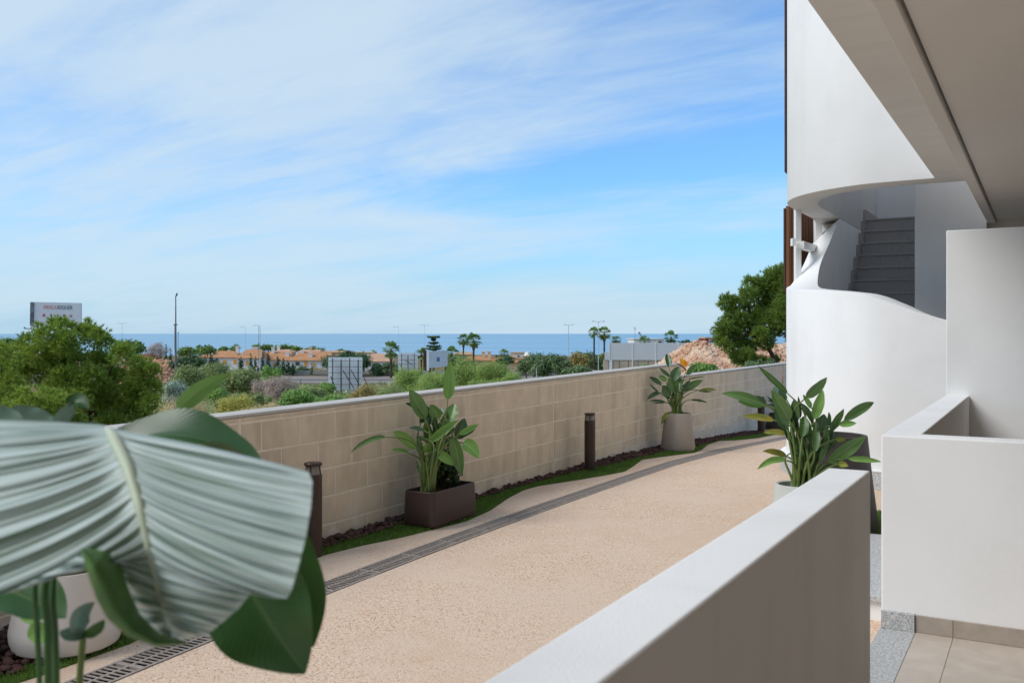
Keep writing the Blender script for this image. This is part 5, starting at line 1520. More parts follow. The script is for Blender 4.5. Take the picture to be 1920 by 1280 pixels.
bush('dark shrub left of the round palm', 945, 664, 690, 40, 200, FAR_DARK)
bush('shrub under the white billboard corner palm', 855, 668, 700, 44, 150, OLEANDER)
bush('small dark shrub behind the roof chimneys', 938, 662, 680, 26, 260, FAR_DARK)

# --- palms
def palm(label, px, cy, r, base_y, D, skirt=True, lean=0.0):
    SEED[0] += 1
    rng = np.random.default_rng(SEED[0]); k = D/F
    xc = (px-960)*k; R_ = r*k*1.3
    top = C(xc, D, -(cy+r*.12-HOR)*k); zb = min(tz(xc, D), -(base_y-HOR)*k)
    b = C(xc+lean*k, D, zb)
    root = thing('palm_tree', label, 'palm', b, 'fan palms')
    mb = MB(); tr = max(.14, R_*.10)
    mb.tube([b-Vector((0, 0, .2)), b.lerp(top, .5), top], [tr*1.15, tr, tr*.9], 8); mb.build('trunk', BARK, root)
    if skirt:
        s = MB(); s.lathe(top, [(tr*.6, .1*R_), (tr*1.8, -.15*R_), (tr*2.0, -.5*R_), (tr*1.4, -.95*R_), (tr*.5, -1.0*R_)], 9); s.build('dead_fronds', PALM_DEAD, root)
    V, Fc, T = [], [], []
    nf = 54
    for i in range(nf):
        az = rng.uniform(0, 2*np.pi); el = math.asin(rng.uniform(-.85, 1.0))
        d = np.array([math.cos(az)*math.cos(el), math.sin(az)*math.cos(el), math.sin(el)])
        L = R_*rng.uniform(.5, .62)
        hub = np.array(top)+d*L
        sd = np.cross(d, [0, 0, 1.0]); sd /= np.linalg.norm(sd)+1e-6; up = np.cross(sd, d)
        tn = rng.uniform(0, 1)
        q = len(V); V += [np.array(top)-sd*.02, np.array(top)+sd*.02, hub]; T += [tn]*3; Fc.append((q, q+1, q+2))
        for j in range(9):
            a = (j-4)*.34
            dd = d*math.cos(a)+sd*math.sin(a); tip = hub+dd*R_*.48*(1-.05*abs(j-4))-np.array([0, 0, .05*R_])
            pw = np.cross(dd, up)*R_*.055
            q = len(V); V += [hub-pw*.3, hub+dd*R_*.22-pw, tip, hub+dd*R_*.22+pw]; T += [min(1, max(0, tn+rng.normal(0, .1)))]*4
            Fc.append((q, q+1, q+2, q+3))
    link('crown', mesh_data('crown', V, Fc, PALM, tone=T), root)
palm('fan palm right of the pink roofed house', 733, 654, 15, 692, 190)
palm('left fan palm of the pair against the sea at picture centre', 869, 636, 11, 672, 230)
palm('right fan palm of the pair against the sea at picture centre', 888, 637, 14, 672, 225)
palm('bushy fan palm at the right edge of the white billboard', 847, 661, 13, 690, 160)
palm('low palm behind the white billboard on its left', 790, 662, 11, 690, 170)
palm('small palm above the orange roofs', 945, 662, 9, 680, 250, False)
palm('left palm of the twin palms before the white fence', 1114, 622, 10, 668, 150, False)
palm('right palm of the twin palms, nearest the white fence', 1133, 624, 12, 680, 140)
palm('low palm crown rising just over the white fence corner', 1155, 637, 9, 660, 120, False)
palm('palm crown in front of the white villa', 1209, 639, 10, 660, 120, False)
palm('full palm right of the white villa', 1258, 631, 12, 660, 150, False)
palm('tiny palm at the edge of the spreading pine', 1338, 620, 7, 645, 190, False)

def norfolk_pine():
    D = 210; k = D/F; xc = (813-960)*k; zb = tz(xc, D); b = C(xc, D, zb)
    root = thing('norfolk_pine', 'tiered Norfolk Island pine rising behind the white billboard', 'pine tree', b)
    top = at(813, 629, D)
    mb = MB(); mb.tube([b, top], [.3, .05], 7); mb.build('trunk', BARK, root)
    rng = np.random.default_rng(77); P, Nn = [], []
    for y, w in ((632.5, 11), (637, 4), (643.5, 9), (650, 14), (655, 17), (661, 18)):
        for j in range(14):
            a = 2*math.pi*j/14+rng.uniform(-.1, .1); L = w*k*rng.uniform(.8, 1.05)
            c = np.array(at(813, y, D))
            for s in np.linspace(.15, 1, 9):
                for q in range(6):
                    P.append(c+np.array([math.cos(a), math.sin(a), .22*s-.08])*L*s+rng.normal(0, .10, 3)); Nn.append([math.cos(a)*.3, math.sin(a)*.3, 1])
    V, Fq, T = leaf_quads(rng, np.array(P), np.array(Nn, float), .22, .4)
    link('crown', mesh_data('crown', V, Fq, FAR_DARK, tone=T), root)
norfolk_pine()

# --- low scrub and dry grass covering the slope (uncountable)
def scrub():
    rng = np.random.default_rng(55)
    for nm, lb, mt, n, sz, asp, h in (('scrub', 'mixed low green scrub covering the slope below the wall', OLIVE, 42000, .0021, .35, .9), ('dry_grass', 'dry straw grass between the bushes of the slope', STRAW, 30000, .0024, .12, .6)):
        D = 18*np.exp(rng.uniform(0, 1, n)*math.log(150/18.0))
        px = rng.uniform(230, 1260, n)
        # gather into patches
        g = np.sin(px*.05+D*.21)*np.sin(px*.021-D*.13+1.3)+rng.normal(0, .35, n)
        keep = (g > -.1) if nm == 'scrub' else (g < .25)
        D, px = D[keep], px[keep]
        xc = (px-960)/F*D
        hgt = h*(.3+.7*(.5+.5*np.sin(xc*.9+D*.37)*np.sin(D*.61-xc*.45)))
        z = np.array([tz(a, b) for a, b in zip(xc, D)])+rng.uniform(0, 1, len(D))**.7*hgt
        P = camw(xc, D, z)
        Nn = rng.normal(size=P.shape)*.6+np.array([0, 0, .5])
        V, Fq, T = leaf_quads(rng, P, Nn, 1.0, asp)
        s = np.repeat(sz*D*1.2+.02, 4)[:, None]
        V = np.repeat(P, 4, 0)+(V-np.repeat(P, 4, 0))*s
        tag(link(nm, mesh_data(nm, V, Fq, mt, tone=T)), lb, 'scrub' if nm == 'scrub' else 'grass', None, 'stuff')
scrub()

# ------------------------------------------------------------------ rubble and earth
def icorock():
    bm = bmesh.new(); bmesh.ops.create_icosphere(bm, subdivisions=1, radius=1.0)
    v = np.array([x.co[:] for x in bm.verts]); f = np.array([[y.index for y in x.verts] for x in bm.faces]); bm.free(); return v, f
ROCK = material('pink_rubble', lin(206, 166, 136), .95, lin(176, 130, 100), 1.6, .9, spec=.1, bump=.4, bscale=6, col3=lin(226, 202, 176), n3scale=1.1, n3amt=.8)
EARTH = material('orange_earth', lin(196, 150, 118), 1.0, lin(170, 116, 86), .5, .9, spec=.05, bump=.6, bscale=2)
REDEARTH = material('red_earth', lin(150, 96, 76), 1.0, lin(124, 84, 64), .5, .9, spec=.05, bump=.6, bscale=2)
def mound(name, label, D, prof, half_depth, mat, n, rs, seed):
    """prof: skyline (px, py); stones strewn over a heap with that skyline"""
    rng = np.random.default_rng(seed); xs = [p[0] for p in prof]; ys = [p[1] for p in prof]
    k = D/F
    def h(px, dd):
        t = np.clip(1-np.abs(dd)/half_depth, 0, 1)
        xc = (px-960)*k
        zb = np.array([tz(a, D) for a in np.atleast_1d(xc)])-.15
        zt_ = -(np.interp(px, xs, ys)-HOR)*k
        return zb+np.maximum(zt_-zb, 0)*(t**1.1)
    nx, ny = 60, 24
    V = []
    for i in range(nx+1):
        px = xs[0]+(xs[-1]-xs[0])*i/nx
        for j in range(ny+1):
            dd = half_depth*(-1+2*j/ny); z = float(h(np.array([px]), np.array([dd]))[0])
            V.append(tuple(C((px-960)*k, D+dd, z+rng.normal(0, .03))))
    Fc = [(i*(ny+1)+j, (i+1)*(ny+1)+j, (i+1)*(ny+1)+j+1, i*(ny+1)+j+1) for i in range(nx) for j in range(ny)]
    o = link(name, mesh_data(name, V, Fc, mat)); tag(o, label, None, None, 'structure')
    if n:
        iv, fi = icorock()
        px = rng.uniform(xs[0], xs[-1], n); dd = -half_depth*rng.uniform(-.15, 1, n)
        z = h(px, dd); r = rs*np.exp(np.clip(rng.normal(0, .45, n), -1, .9))
        P = camw((px-960)*k, D+dd, z+r*.3)
        VV = iv[None]*(1+rng.uniform(-.3, .3, (n, len(iv), 1)))*(rng.uniform(.6, 1.3, (n, 1, 3))*r[:, None, None])+P[:, None, :]
        FF = (fi[None]+(np.arange(n)*len(iv))[:, None, None]).reshape(-1, 3)
        s = link('rubble', mesh_data('rubble', VV.reshape(-1, 3), FF, ROCK)); tag(s, 'loose stones of '+label, 'rubble', None, 'stuff')
mound('rubble_heap', 'large heap of pinkish stone rubble beside the pine', 46, [(1205,712),(1228,690),(1255,668),(1275,655),(1300,643),(1318,642.5),(1335,650),(1352,647),(1370,652),(1392,668),(1412,682),(1440,700)], 5.0, ROCK, 15000, .055, 31)
mound('rubble_bank', 'stony bank behind the trunk of the spreading pine', 52, [(1345,690),(1380,665),(1410,652),(1450,648),(1500,646),(1560,650)], 4.0, ROCK, 5000, .06, 32)
mound('earth_bank', 'bare orange earth bank left of the mast', 150, [(236,700),(250,682),(268,675),(300,674),(322,676),(334,690),(340,700)], 9.0, EARTH, 900, .12, 33)
mound('red_earth_bank', 'strip of red earth below the broad pine', 190, [(228,690),(245,668),(262,663),(285,662),(300,672),(306,690)], 9.0, REDEARTH, 0, .2, 34)

# ------------------------------------------------------------------ road
ASPHALT = material('pale_asphalt', lin(150, 138, 128), .95, lin(134, 124, 116), .4, .8, spec=.1)
KERB = material('road_concrete', lin(178, 168, 156), .95, lin(160, 150, 138), .6, .8, spec=.1)
LINE = material('road_paint', (.75, .75, .73, 1), .8, spec=.1)
def road():
    V, Fc = [], []
    xs = [-170+8*i for i in range(34)]
    def bow(x): return 0.0008*(x+20)**2*.4
    for x in xs:
        for D in (166, 203): V.append(tuple(C(x, D+bow(x), tz(x, D)+.06 if False else np.interp(D, _tD, _tz)+.12)))
    Fc = [(2*i, 2*i+2, 2*i+3, 2*i+1) for i in range(len(xs)-1)]
    tag(link('road', mesh_data('road', V, Fc, ASPHALT)), 'pale road crossing below the houses', None, None, 'structure')
    ml = MB()
    for x in range(-160, 80, 9):
        z = np.interp(184, _tD, _tz)+.126
        ml.quad(tuple(C(x, 183.8+bow(x), z)), tuple(C(x+4, 183.8+bow(x+4), z)), tuple(C(x+4, 184.1+bow(x+4), z)), tuple(C(x, 184.1+bow(x), z)))
    tag(ml.build('road_marking', LINE), 'dashed white centre line of the road', None, None, 'structure')
    def rail(label, D, h, n_r, mat, post_step, low=None):
        root = thing('guard_rail', label, 'guard rail', C(-40, D, np.interp(D, _tD, _tz)))
        z0 = np.interp(D, _tD, _tz)+.1
        for r in range(n_r):
            V_, F_ = [], []
            zz_ = z0+h*(1-r*.42)
            for x in xs:
                for dz in (-.13, .13):
                    V_.append(tuple(C(x, D+bow(x), zz_+dz)))
                for dz in (.13, -.13):
                    V_.append(tuple(C(x, D+bow(x)+.08, zz_+dz)))
            for i in range(len(xs)-1):
                for q in range(4): F_.append((i*4+q, (i+1)*4+q, (i+1)*4+(q+1) % 4, i*4+(q+1) % 4))
            link('rail', mesh_data('rail', V_, F_, mat), root)
        pm = MB().box(-.07, .07, -.07, .07, 0, h+.22).data('post', mat)
        x = xs[0]
        while x < xs[-1]:
            p = C(x, D+bow(x)+.04+.1, z0); link('post', pm, root, p); x += post_step
        if low:
            V_, F_ = [], []
            for x in xs:
                for dd, dz in ((-.2, 0), (-.2, low), (.2, low), (.2, 0)): V_.append(tuple(C(x, D+bow(x)+dd+.5, z0+dz-.1)))
            for i in range(len(xs)-1):
                for q in range(4): F_.append((i*4+q, (i+1)*4+q, (i+1)*4+(q+1) % 4, i*4+(q+1) % 4))
            link('low_wall', mesh_data('low_wall', V_, F_, KERB), root)
    rail('pale guard rail with low wall on the far side of the road', 206, .95, 2, STEEL, 5.2, .45)
    rail('thin guard rail on the near side of the road', 163, .75, 1, STEEL, 7.0, .3)
road()

# ------------------------------------------------------------------ houses
def roof_mat(name, a, b):
    m = material(name, lin(*a), .9, lin(*b), .6, .8, spec=.1)
    t = m.node_tree; bs = t.nodes['Principled BSDF']
    w = N(t, 'ShaderNodeTexWave', wave_type='BANDS', bands_direction='X'); w.inputs['Scale'].default_value = 1.1; w.inputs['Distortion'].default_value = .4
    tcn = N(t, 'ShaderNodeTexCoord'); mp = N(t, 'ShaderNodeMapping'); mp.inputs['Rotation'].default_value = (0, 0, -YAW); t.links.new(tcn.outputs['Object'], mp.inputs[0]); t.links.new(mp.outputs[0], w.inputs['Vector'])
    bp = N(t, 'ShaderNodeBump'); bp.inputs['Strength'].default_value = .8; bp.inputs['Distance'].default_value = .2
    t.links.new(w.outputs['Fac'], bp.inputs['Height']); t.links.new(bp.outputs[0], bs.inputs['Normal'])
    return m
ROOF_O = roof_mat('orange_roof_tile', (214, 160, 118), (198, 142, 100))
ROOF_P = roof_mat('pink_roof_tile', (226, 182, 150), (210, 164, 132))
HWALL = material('house_white', (.78, .765, .74, 1), .9, (.70, .68, .65, 1), .3, .8, spec=.1)
HCREAM = material('house_cream', lin(226, 200, 168), .9, lin(212, 184, 150), .3, .8, spec=.1)
HTAN = material('house_tan', lin(196, 170, 140), .9, lin(180, 154, 126), .3, .8, spec=.1)
SHUTTER = material('ochre_shutter', lin(222, 158, 62), .7, spec=.2)
PANE = material('dark_pane', lin(70, 78, 84), .15, spec=.6)
HRED = material('red_wall', lin(150, 80, 68), .9, lin(130, 68, 58), .4, .8, spec=.1)

def house(label, px0, px1, D, eave, ridge, base, roof, wall, depth=9.0, chim=(), win=(), hip=.25, flat=False, name='house'):
    """front parallel to the picture; pixel sizes at distance D"""
    k = D/F
    x0, x1 = (px0-960)*k, (px1-960)*k
    zE, zR, zB = -(eave-HOR)*k, -(ridge-HOR)*k, min(-(base-HOR)*k, tz((x0+x1)/2, D)-.3)
    root = thing(name, label, 'house', C((x0+x1)/2, D, zB))
    def cb(mb, xa, xb, da, db, za, zb_, m=0):
        mb.hexa([C(xa, da, za), C(xb, da, za), C(xb, db, za), C(xa, db, za), C(xa, da, zb_), C(xb, da, zb_), C(xb, db, zb_), C(xa, db, zb_)], m)
    w = MB(); cb(w, x0, x1, D, D+depth, zB, zE-.02); w.build('walls', wall, root)
    r = MB()
    if flat:
        cb(r, x0-.15, x1+.15, D-.15, D+depth+.15, zE, zR)
    else:
        o = .45; hx = (x1-x0)*hip
        a, b_, c, d = C(x0-o, D-o, zE), C(x1+o, D-o, zE), C(x1+o, D+depth+o, zE), C(x0-o, D+depth+o, zE)
        e, f = C(x0+hx, D+depth*.45, zR), C(x1-hx, D+depth*.45, zR)
        dn = Vector((0, 0, -.16))
        n = 0
        r.v = [tuple(p) for p in (a, b_, c, d, e, f, a+dn, b_+dn, c+dn, d+dn)]
        r.f = [(0, 1, 5, 4), (1, 2, 5), (2, 3, 4, 5), (3, 0, 4), (0, 6, 7, 1), (1, 7, 8, 2), (2, 8, 9, 3), (3, 9, 6, 0), (6, 9, 8, 7)]; r.m = [0]*9
    ro = r.build('roof', roof, root)
    for cx, ct, cb_, cw, cd in chim:
        h = MB(); xa = (cx-cw/2-960)*k; xb = (cx+cw/2-960)*k
        zt_ = -(ct-HOR)*k; za = -(cb_-HOR)*k-.4
        cb(h, xa, xb, D+cd, D+cd+(xb-xa), za, zt_-.25); cb(h, xa-.1, xb+.1, D+cd-.1, D+cd+(xb-xa)+.1, zt_-.25, zt_)
        h.build('chimney', wall, ro)
    for wx0, wx1, wy0, wy1, kd in win:
        f_ = MB(); xa, xb = (wx0-960)*k, (wx1-960)*k; za, zb_ = -(wy1-HOR)*k, -(wy0-HOR)*k
        cb(f_, xa-.1, xb+.1, D-.10, D-.002, za-.1, zb_+.1); wi = f_.build('window', HWALL, root)
        g = MB(); cb(g, xa, xb, D-.15, D-.102, za, zb_); g.build('shutter' if kd == 's' else 'pane', SHUTTER if kd == 's' else PANE, wi)
    return root
house('house with orange hipped roof at the left end of the row', 374, 446, 270, 669.5, 658, 696, ROOF_O, HWALL, 11, ((391, 656.5, 668, 7, 1.5), (436, 649, 660, 6, 4.5)), ((418, 424, 675, 683, 's'), (438, 444, 674, 682, 's'), (400, 404, 675, 680, 'p')))
house('second orange roofed house with a broad chimney', 446, 489, 262, 671, 655.5, 696, ROOF_O, HWALL, 11, ((467.5, 651, 659, 11, 5.0),), ((452, 456, 676, 682, 'p'), (460, 466, 676, 684, 's')), .15)
house('orange roofed house behind the tall cypresses', 484, 546, 268, 674.5, 659.5, 698, ROOF_O, HWALL, 12, ((505, 651, 664, 5.5, 4), (535.5, 660.5, 671, 6, 2)), ((512, 517, 680, 686, 's'), (551, 552, 680, 684, 'p')), .12)
house('orange roofed white house front with two ochre shutters', 546, 622, 255, 675, 660, 700, ROOF_O, HWALL, 11, ((561, 657, 668, 6, 4), (580, 661.5, 675, 6, 1.5)), ((570.5, 577, 678, 686, 's'), (587, 591.5, 680, 687, 's'), (554, 562, 678.5, 685, 'p'), (604, 608, 681, 687, 'p')), .1)
house('small pavilion with pale orange roof behind the middle house', 512, 543, 300, 660, 655, 672, ROOF_P, HWALL, 9, ((517.5, 648, 658, 5, 3),), (), .2)
house('long pale roof strip behind the white house front', 560, 598, 310, 659.5, 655.5, 672, ROOF_P, HCREAM, 9, ((578, 652, 658, 5, 3),), (), .03)
house('cream houses in a flat row before the shore', 604, 652, 345, 660, 657.5, 672, ROOF_P, HCREAM, 8, (), ((612, 615, 663, 666, 'p'), (626, 629, 663, 666, 'p')), .02)
house('cream flat-roofed house left of the pink roof', 664, 698, 330, 661.5, 659.5, 680, HCREAM, HCREAM, 8, (), ((674, 677, 664, 668, 'p'),), 0, True)
house('house with broad pink tiled roof near the fan palm', 684, 731, 245, 677, 663, 696, ROOF_P, HWALL, 11, ((687, 664, 676, 4, 1.0),), ((706, 711, 681, 686, 'p'), (718, 723, 681, 686, 'p')), .2)
house('small orange roofed house behind the near pines at the left edge', 6, 34, 150, 668, 659, 690, ROOF_O, HTAN, 7, (), ((14, 18, 671, 676, 'p'),), .2)
house('tan house behind the pair of fan palms', 852, 884, 290, 664, 660, 684, ROOF_P, HTAN, 9, (), ((860, 864, 667, 671, 'p'),), .1)
house('cream wall house with orange roofs and twin chimneys', 872, 930, 235, 675, 667.5, 694, ROOF_O, HCREAM, 10, ((906, 659, 672, 6.5, 2.5), (917, 658.5, 674, 6, 1.0)), ((884, 888, 678, 682, 'p'), (898, 902, 678, 682, 'p')), .15)
house('orange roofed house with a single pale chimney', 926, 986, 230, 679, 670, 696, ROOF_O, HCREAM, 10, ((960.5, 659.5, 675, 6.5, 2.0),), ((940, 944, 682, 686, 'p'),), .12)
house('white house with dark roof edge behind the single chimney', 960, 983, 280, 663, 660.5, 680, HTAN, HWALL, 8, (), ((970, 974, 666, 669, 'p'),), 0, True)
def dome_house():
    h = house('cream cube house topped by a pale dome', 980, 998, 225, 668, 666.5, 690, HCREAM, HCREAM, 3.0, (), ((986, 990, 674, 679, 'p'),), 0, True)
    D = 226.2; c = at(989.5, 666.4, D); r = 7*D/F
    mb = MB().lathe(c, [(r*math.cos(a), r*math.sin(a)) for a in [i*math.pi/2/8 for i in range(9)]], 20)
    mb.build('dome', HWALL, h, smooth=True)
dome_house()
def villa():
    h = house('flat-roofed white villa behind the white panel fence', 1189, 1245, 150, 636, 634.5, 662, HWALL, HWALL, 8, (), ((1234, 1240, 639, 643, 'p'),), 0, True)
    d = MB(); D = 149.5
    d.bar(at(1203, 636, D), at(1200, 627, D), .05); d.bar(at(1204, 632, D), at(1199, 625, D), .04)
    d.build('dish_arm', STEEL, h)
    m = MB(); c = at(1199, 624.5, D); n_ = (-c.normalized()+Vector((.3, 0, .4))).normalized(); u = n_.cross(Vector((0, 0, 1))).normalized(); v = u.cross(n_)
    rr = 2.6*D/F; prev = []
    V, Fc = [tuple(c+n_*(-.06))], []
    for k in range(18):
        a = 2*math.pi*k/18; V.append(tuple(c+(u*math.cos(a)+v*math.sin(a))*rr))
    for k in range(18): Fc.append((0, 1+k, 1+(k+1) % 18))
    link('satellite_dish', mesh_data('satellite_dish', V, Fc, STEEL), h)
    an = MB(); an.bar(at(1190.5, 636, D), at(1190.5, 613, D), .025)
    for i, y in enumerate((614, 616, 618)): an.bar(at(1187.5+i*.6, y-1, D), at(1193-i*.4, y+1.5, D), .02)
    an.build('antenna', STEEL, h)
villa()
house('low red walled house at the edge of the spreading pine', 1323, 1372, 185, 634.5, 632, 655, HTAN, HRED, 7, (), ((1330, 1334, 637, 640, 'p'),), 0, True)

# ------------------------------------------------------------------ white panel fence on a beige wall
STONE = material('beige_wall', lin(196, 180, 160), .95, lin(176, 158, 138), .8, .9, spec=.1, bump=.3, bscale=8)
PANELM = material('white_panel', (.66, .66, .65, 1), .7, (.62, .62, .61, 1), .5, .7, spec=.2)
def panel_fence():
    D = 82; k = D/F
    root = thing('panel_fence', 'long fence of tall white panels on a beige wall', 'fence', at(1200, 690, D))
    def cbx(nm, mt, xa, xb, ya, yb, dd0=0, dd1=.1, bev=0):
        m = MB(); a, b_ = (xa-960)*k, (xb-960)*k; za, zb_ = -(yb-HOR)*k, -(ya-HOR)*k
        m.hexa([C(a, D+dd0, za), C(b_, D+dd0, za), C(b_, D+dd1, za), C(a, D+dd1, za), C(a, D+dd0, zb_), C(b_, D+dd0, zb_), C(b_, D+dd1, zb_), C(a, D+dd1, zb_)])
        m.build(nm, mt, root)
    e = [1142.5, 1186, 1229.5, 1273, 1316.5, 1360, 1403.5, 1447, 1490]
    for a, b_ in zip(e[:-1], e[1:]):
        cbx('panel', PANELM, a+.9, b_-.9, 642.6, 674.6)
        cbx('post', PAINT_W, b_-.8, b_+.8, 642.2, 720, -.03, .12)
    cbx('post', PAINT_W, 1141.6, 1143.3, 642.2, 676, -.03, .12)
    cbx('low_panel', PANELM, 1134, 1141.4, 660, 674.6)
    cbx('base_wall', STONE, 1132, 1490, 675, 730, .13, .35)
    for i, (a, b_) in enumerate(((1132, 1141), (1150, 1161), (1162, 1178), (1179, 1196), (1197, 1215), (1216, 1238), (1239, 1262))):
        cbx('wall_block', STONE, a+.3, b_-.3, 676+.4*(i % 2), 700, .05, .129)
    cbx('pillar', PAINT_W, 1142.5, 1148, 675, 715, 0, .13)
panel_fence()
def white_gate_rail():
    D = 120; root = thing('low_rail', 'low white rail by the lamp post left of the beige wall', 'rail', at(1121, 705, D))
    m = MB(); m.bar(at(1111, 695.5, D), at(1131, 695.5, D), .09); m.build('top_rail', PAINT_W, root)
    for x in (1112, 1121, 1130):
        m = MB(); m.bar(at(x, 695.5, D), at(x, 725, D), .07); m.build('post', PAINT_W, root)
white_gate_rail()

# ------------------------------------------------------------------ lamp posts, mast, sign
GREYP = material('grey_pole', lin(196, 200, 202), .6, spec=.4, metal=.2)
DARKP = material('dark_pole', lin(112, 110, 114), .7, spec=.3)
def lamp(label, px, top, D, wpx, arm=.7, double=False, mat=GREYP):
    k = D/F; xc = (px-960)*k; zb = tz(xc, D); b = C(xc, D, zb); t_ = at(px, top, D)
    root = thing('street_lamp', label, 'street lamp', b, 'lamp posts along the road')
    m = MB(); m.tube([b-Vector((0, 0, .2)), b.lerp(t_, .5), t_], [wpx*k*.38, wpx*k*.30, wpx*k*.2], 8); m.build('pole', mat, root)
    for s in ((-1, 1) if double else (-1,)):
        e = t_+Vector((CA*s*arm, SA*s*arm, .15))
        m = MB(); m.bar(t_, e, .035); m.build('arm', mat, root)
        m = MB(); m.obox(e+Vector((CA*s*.3, SA*s*.3, -.03)), (CA, SA, 0), .2, (-SA, CA, 0), .1, (0, 0, 1), .05); m.build('lamp_head', mat, root, bevel=.03, seg=1)
lamp('slender lamp post rising before the left orange house', 460.5, 614, 215, 1.0)
lamp('thick grey lamp post beside the tall cypresses', 487.5, 611, 165, 2.4)
lamp('thin lamp post left of the broad pine', 229, 607, 190, 1.3, .5, True)
lamp('thin lamp post above the second frame billboard', 747, 613.5, 205, 1.0)
lamp('thin lamp post with two arms above the white billboard', 796, 610.5, 200, 1.0, .4, True)
lamp('grey lamp post before the oleanders', 1066, 610, 150, 2.6, .3, True)
lamp('tallest grey lamp post before the twin palms', 1122, 604, 118, 2.2, .35, True)
def mast():
    D = 110; k = D/F; xc = (329.5-960)*k; b = C(xc, D, tz(xc, D))
    root = thing('antenna_mast', 'tall dark antenna mast rising over the horizon right of the big pine', 'mast', b)
    m = MB(); m.tube([b-Vector((0,0,.2)), at(329.5, 660, D)], [.14, .12], 8); m.tube([at(329.5, 660, D), at(329.5, 555, D)], [.11, .06], 8); m.build('pole', DARKP, root)
    m = MB(); m.bar(at(326, 608.5, D), at(332.5, 608.5, D), .07); m.bar(at(327.5, 609, D), at(327.5, 660, D), .02); m.build('crossarm', DARKP, root)
    m = MB(); m.tube([at(329.7, 556, D), at(331.5, 552, D), at(332, 549, D)], [.05, .12, .05], 6); m.build('lamp_head', DARKP, root)
    m = MB(); D2 = 130; b2 = at(334, 700, D2)
mast()
def pole(label, px, top, bot, D, w, mat, name='utility_pole', cat='pole', cross=None):
    k = D/F; xc = (px-960)*k; b = C(xc, D, min(tz(xc, D), -(bot-HOR)*k)); t_ = at(px, top, D)
    root = thing(name, label, cat, b)
    m = MB(); m.tube([b, t_], [w*k*.6, w*k*.4], 7); m.build('shaft', mat, root)
    if cross:
        m = MB(); m.bar(at(px-cross, top+2, D), at(px+cross, top+2, D), .05); m.build('crossarm', mat, root)
pole('second thinner dark mast close right of the tall mast', 334, 622, 690, 135, 1.0, DARKP, cross=1.5)
pole('short wooden pole right of the mast before the thicket', 357, 655, 692, 130, 2.0, BARK, cross=2.5)
pole('thin dark mast just left of the thick lamp post', 485.2, 611, 670, 240, .8, DARKP)
pole('grey road post at the wall coping near the car', 1006, 690, 712, 140, 1.6, GREYP, cross=1.2)
def road_sign():
    D = 160; k = D/F; xc = (481-960)*k; b = C(xc, D, tz(xc, D))
    root = thing('road_sign', 'small round white road sign with red rim beside the thick lamp post', 'road sign', b)
    m = MB(); m.tube([b, at(481, 688, D)], .06, 6); m.build('post', GREYP, root)
    SR = material('sign_red', lin(190, 50, 44), .5)
    f = Vector((SA, -CA, 0)); c = at(481, 690, D)
    for nm, r, off, mt in (('rim', 2.4*k, .04, SR), ('face', 1.6*k, .06, PAINT_W)):
        V = [tuple(c+f*off+Vector((CA*math.cos(a), SA*math.cos(a), math.sin(a)))*r) for a in [2*math.pi*i/20 for i in range(20)]]
        V2 = [tuple(Vector(v)-f*.03) for v in V]
        link(nm, mesh_data(nm, V+V2, [tuple(range(20)), tuple(range(20, 40))[::-1]]+[(i, i+20, (i+1) % 20+20, (i+1) % 20) for i in range(20)], mt), root)
road_sign()

# ------------------------------------------------------------------ billboards
SHEET = material('zinc_sheet', lin(222, 229, 232), .6, lin(208, 216, 220), .8, .8, spec=.3, rand=.06)
def frame_billboard(label, px0, px1, py0, py1, D, cols, rows, struts):
    k = D/F; root = thing('billboard_frame', label, 'billboard', at((px0+px1)/2, py1, D))
    n = cols*2; st = (px1-px0)/n
    for i in range(n):
        m = MB(); a, b_ = px0+i*st, px0+(i+1)*st
        p, q = at(a, py0, D), at(b_, py1, D)
        c = (p+q)/2; m.obox(c+Vector((-SA, CA, 0))*.02*(i % 2), (CA, SA, 0), st*k/2-.008, (-SA, CA, 0), .012, (0, 0, 1), (p.z-q.z)/2)
        m.build('sheet', SHEET, root)
    for i in range(cols):
        x = px0+(px1-px0)*(i+.5)/cols
        m = MB(); m.bar(at(x, py0+2+3*(i % 2), D-.35), at(x, py1+18, D-.35), .045 if i % 2 else .035); m.build('upright', RUST, root)
    for j in range(rows):
        y = py0+(py1-py0)*(j+.6)/rows
        m = MB(); m.bar(at(px0+1, y, D-.18), at(px1-1, y, D-.18), .022); m.build('crossbar', RUST, root)
    for (xa, ya, xb, yb) in struts:
        m = MB(); m.bar(at(xa, ya, D-.45), at(xb, yb, D-2.2), .035); m.build('strut', RUST, root)
frame_billboard('large grey sheet billboard seen from its braced back', 615.5, 679.5, 669.5, 736, 104, 4, 6, ((643, 694, 665, 730), (658, 693, 674, 722), (620, 705, 634, 740), (680, 702, 689, 722)))
frame_billboard('smaller braced billboard back left of the white billboard', 747, 783, 661, 694, 140, 3, 4, ((760, 675, 773, 684), (749, 681, 755, 694)))
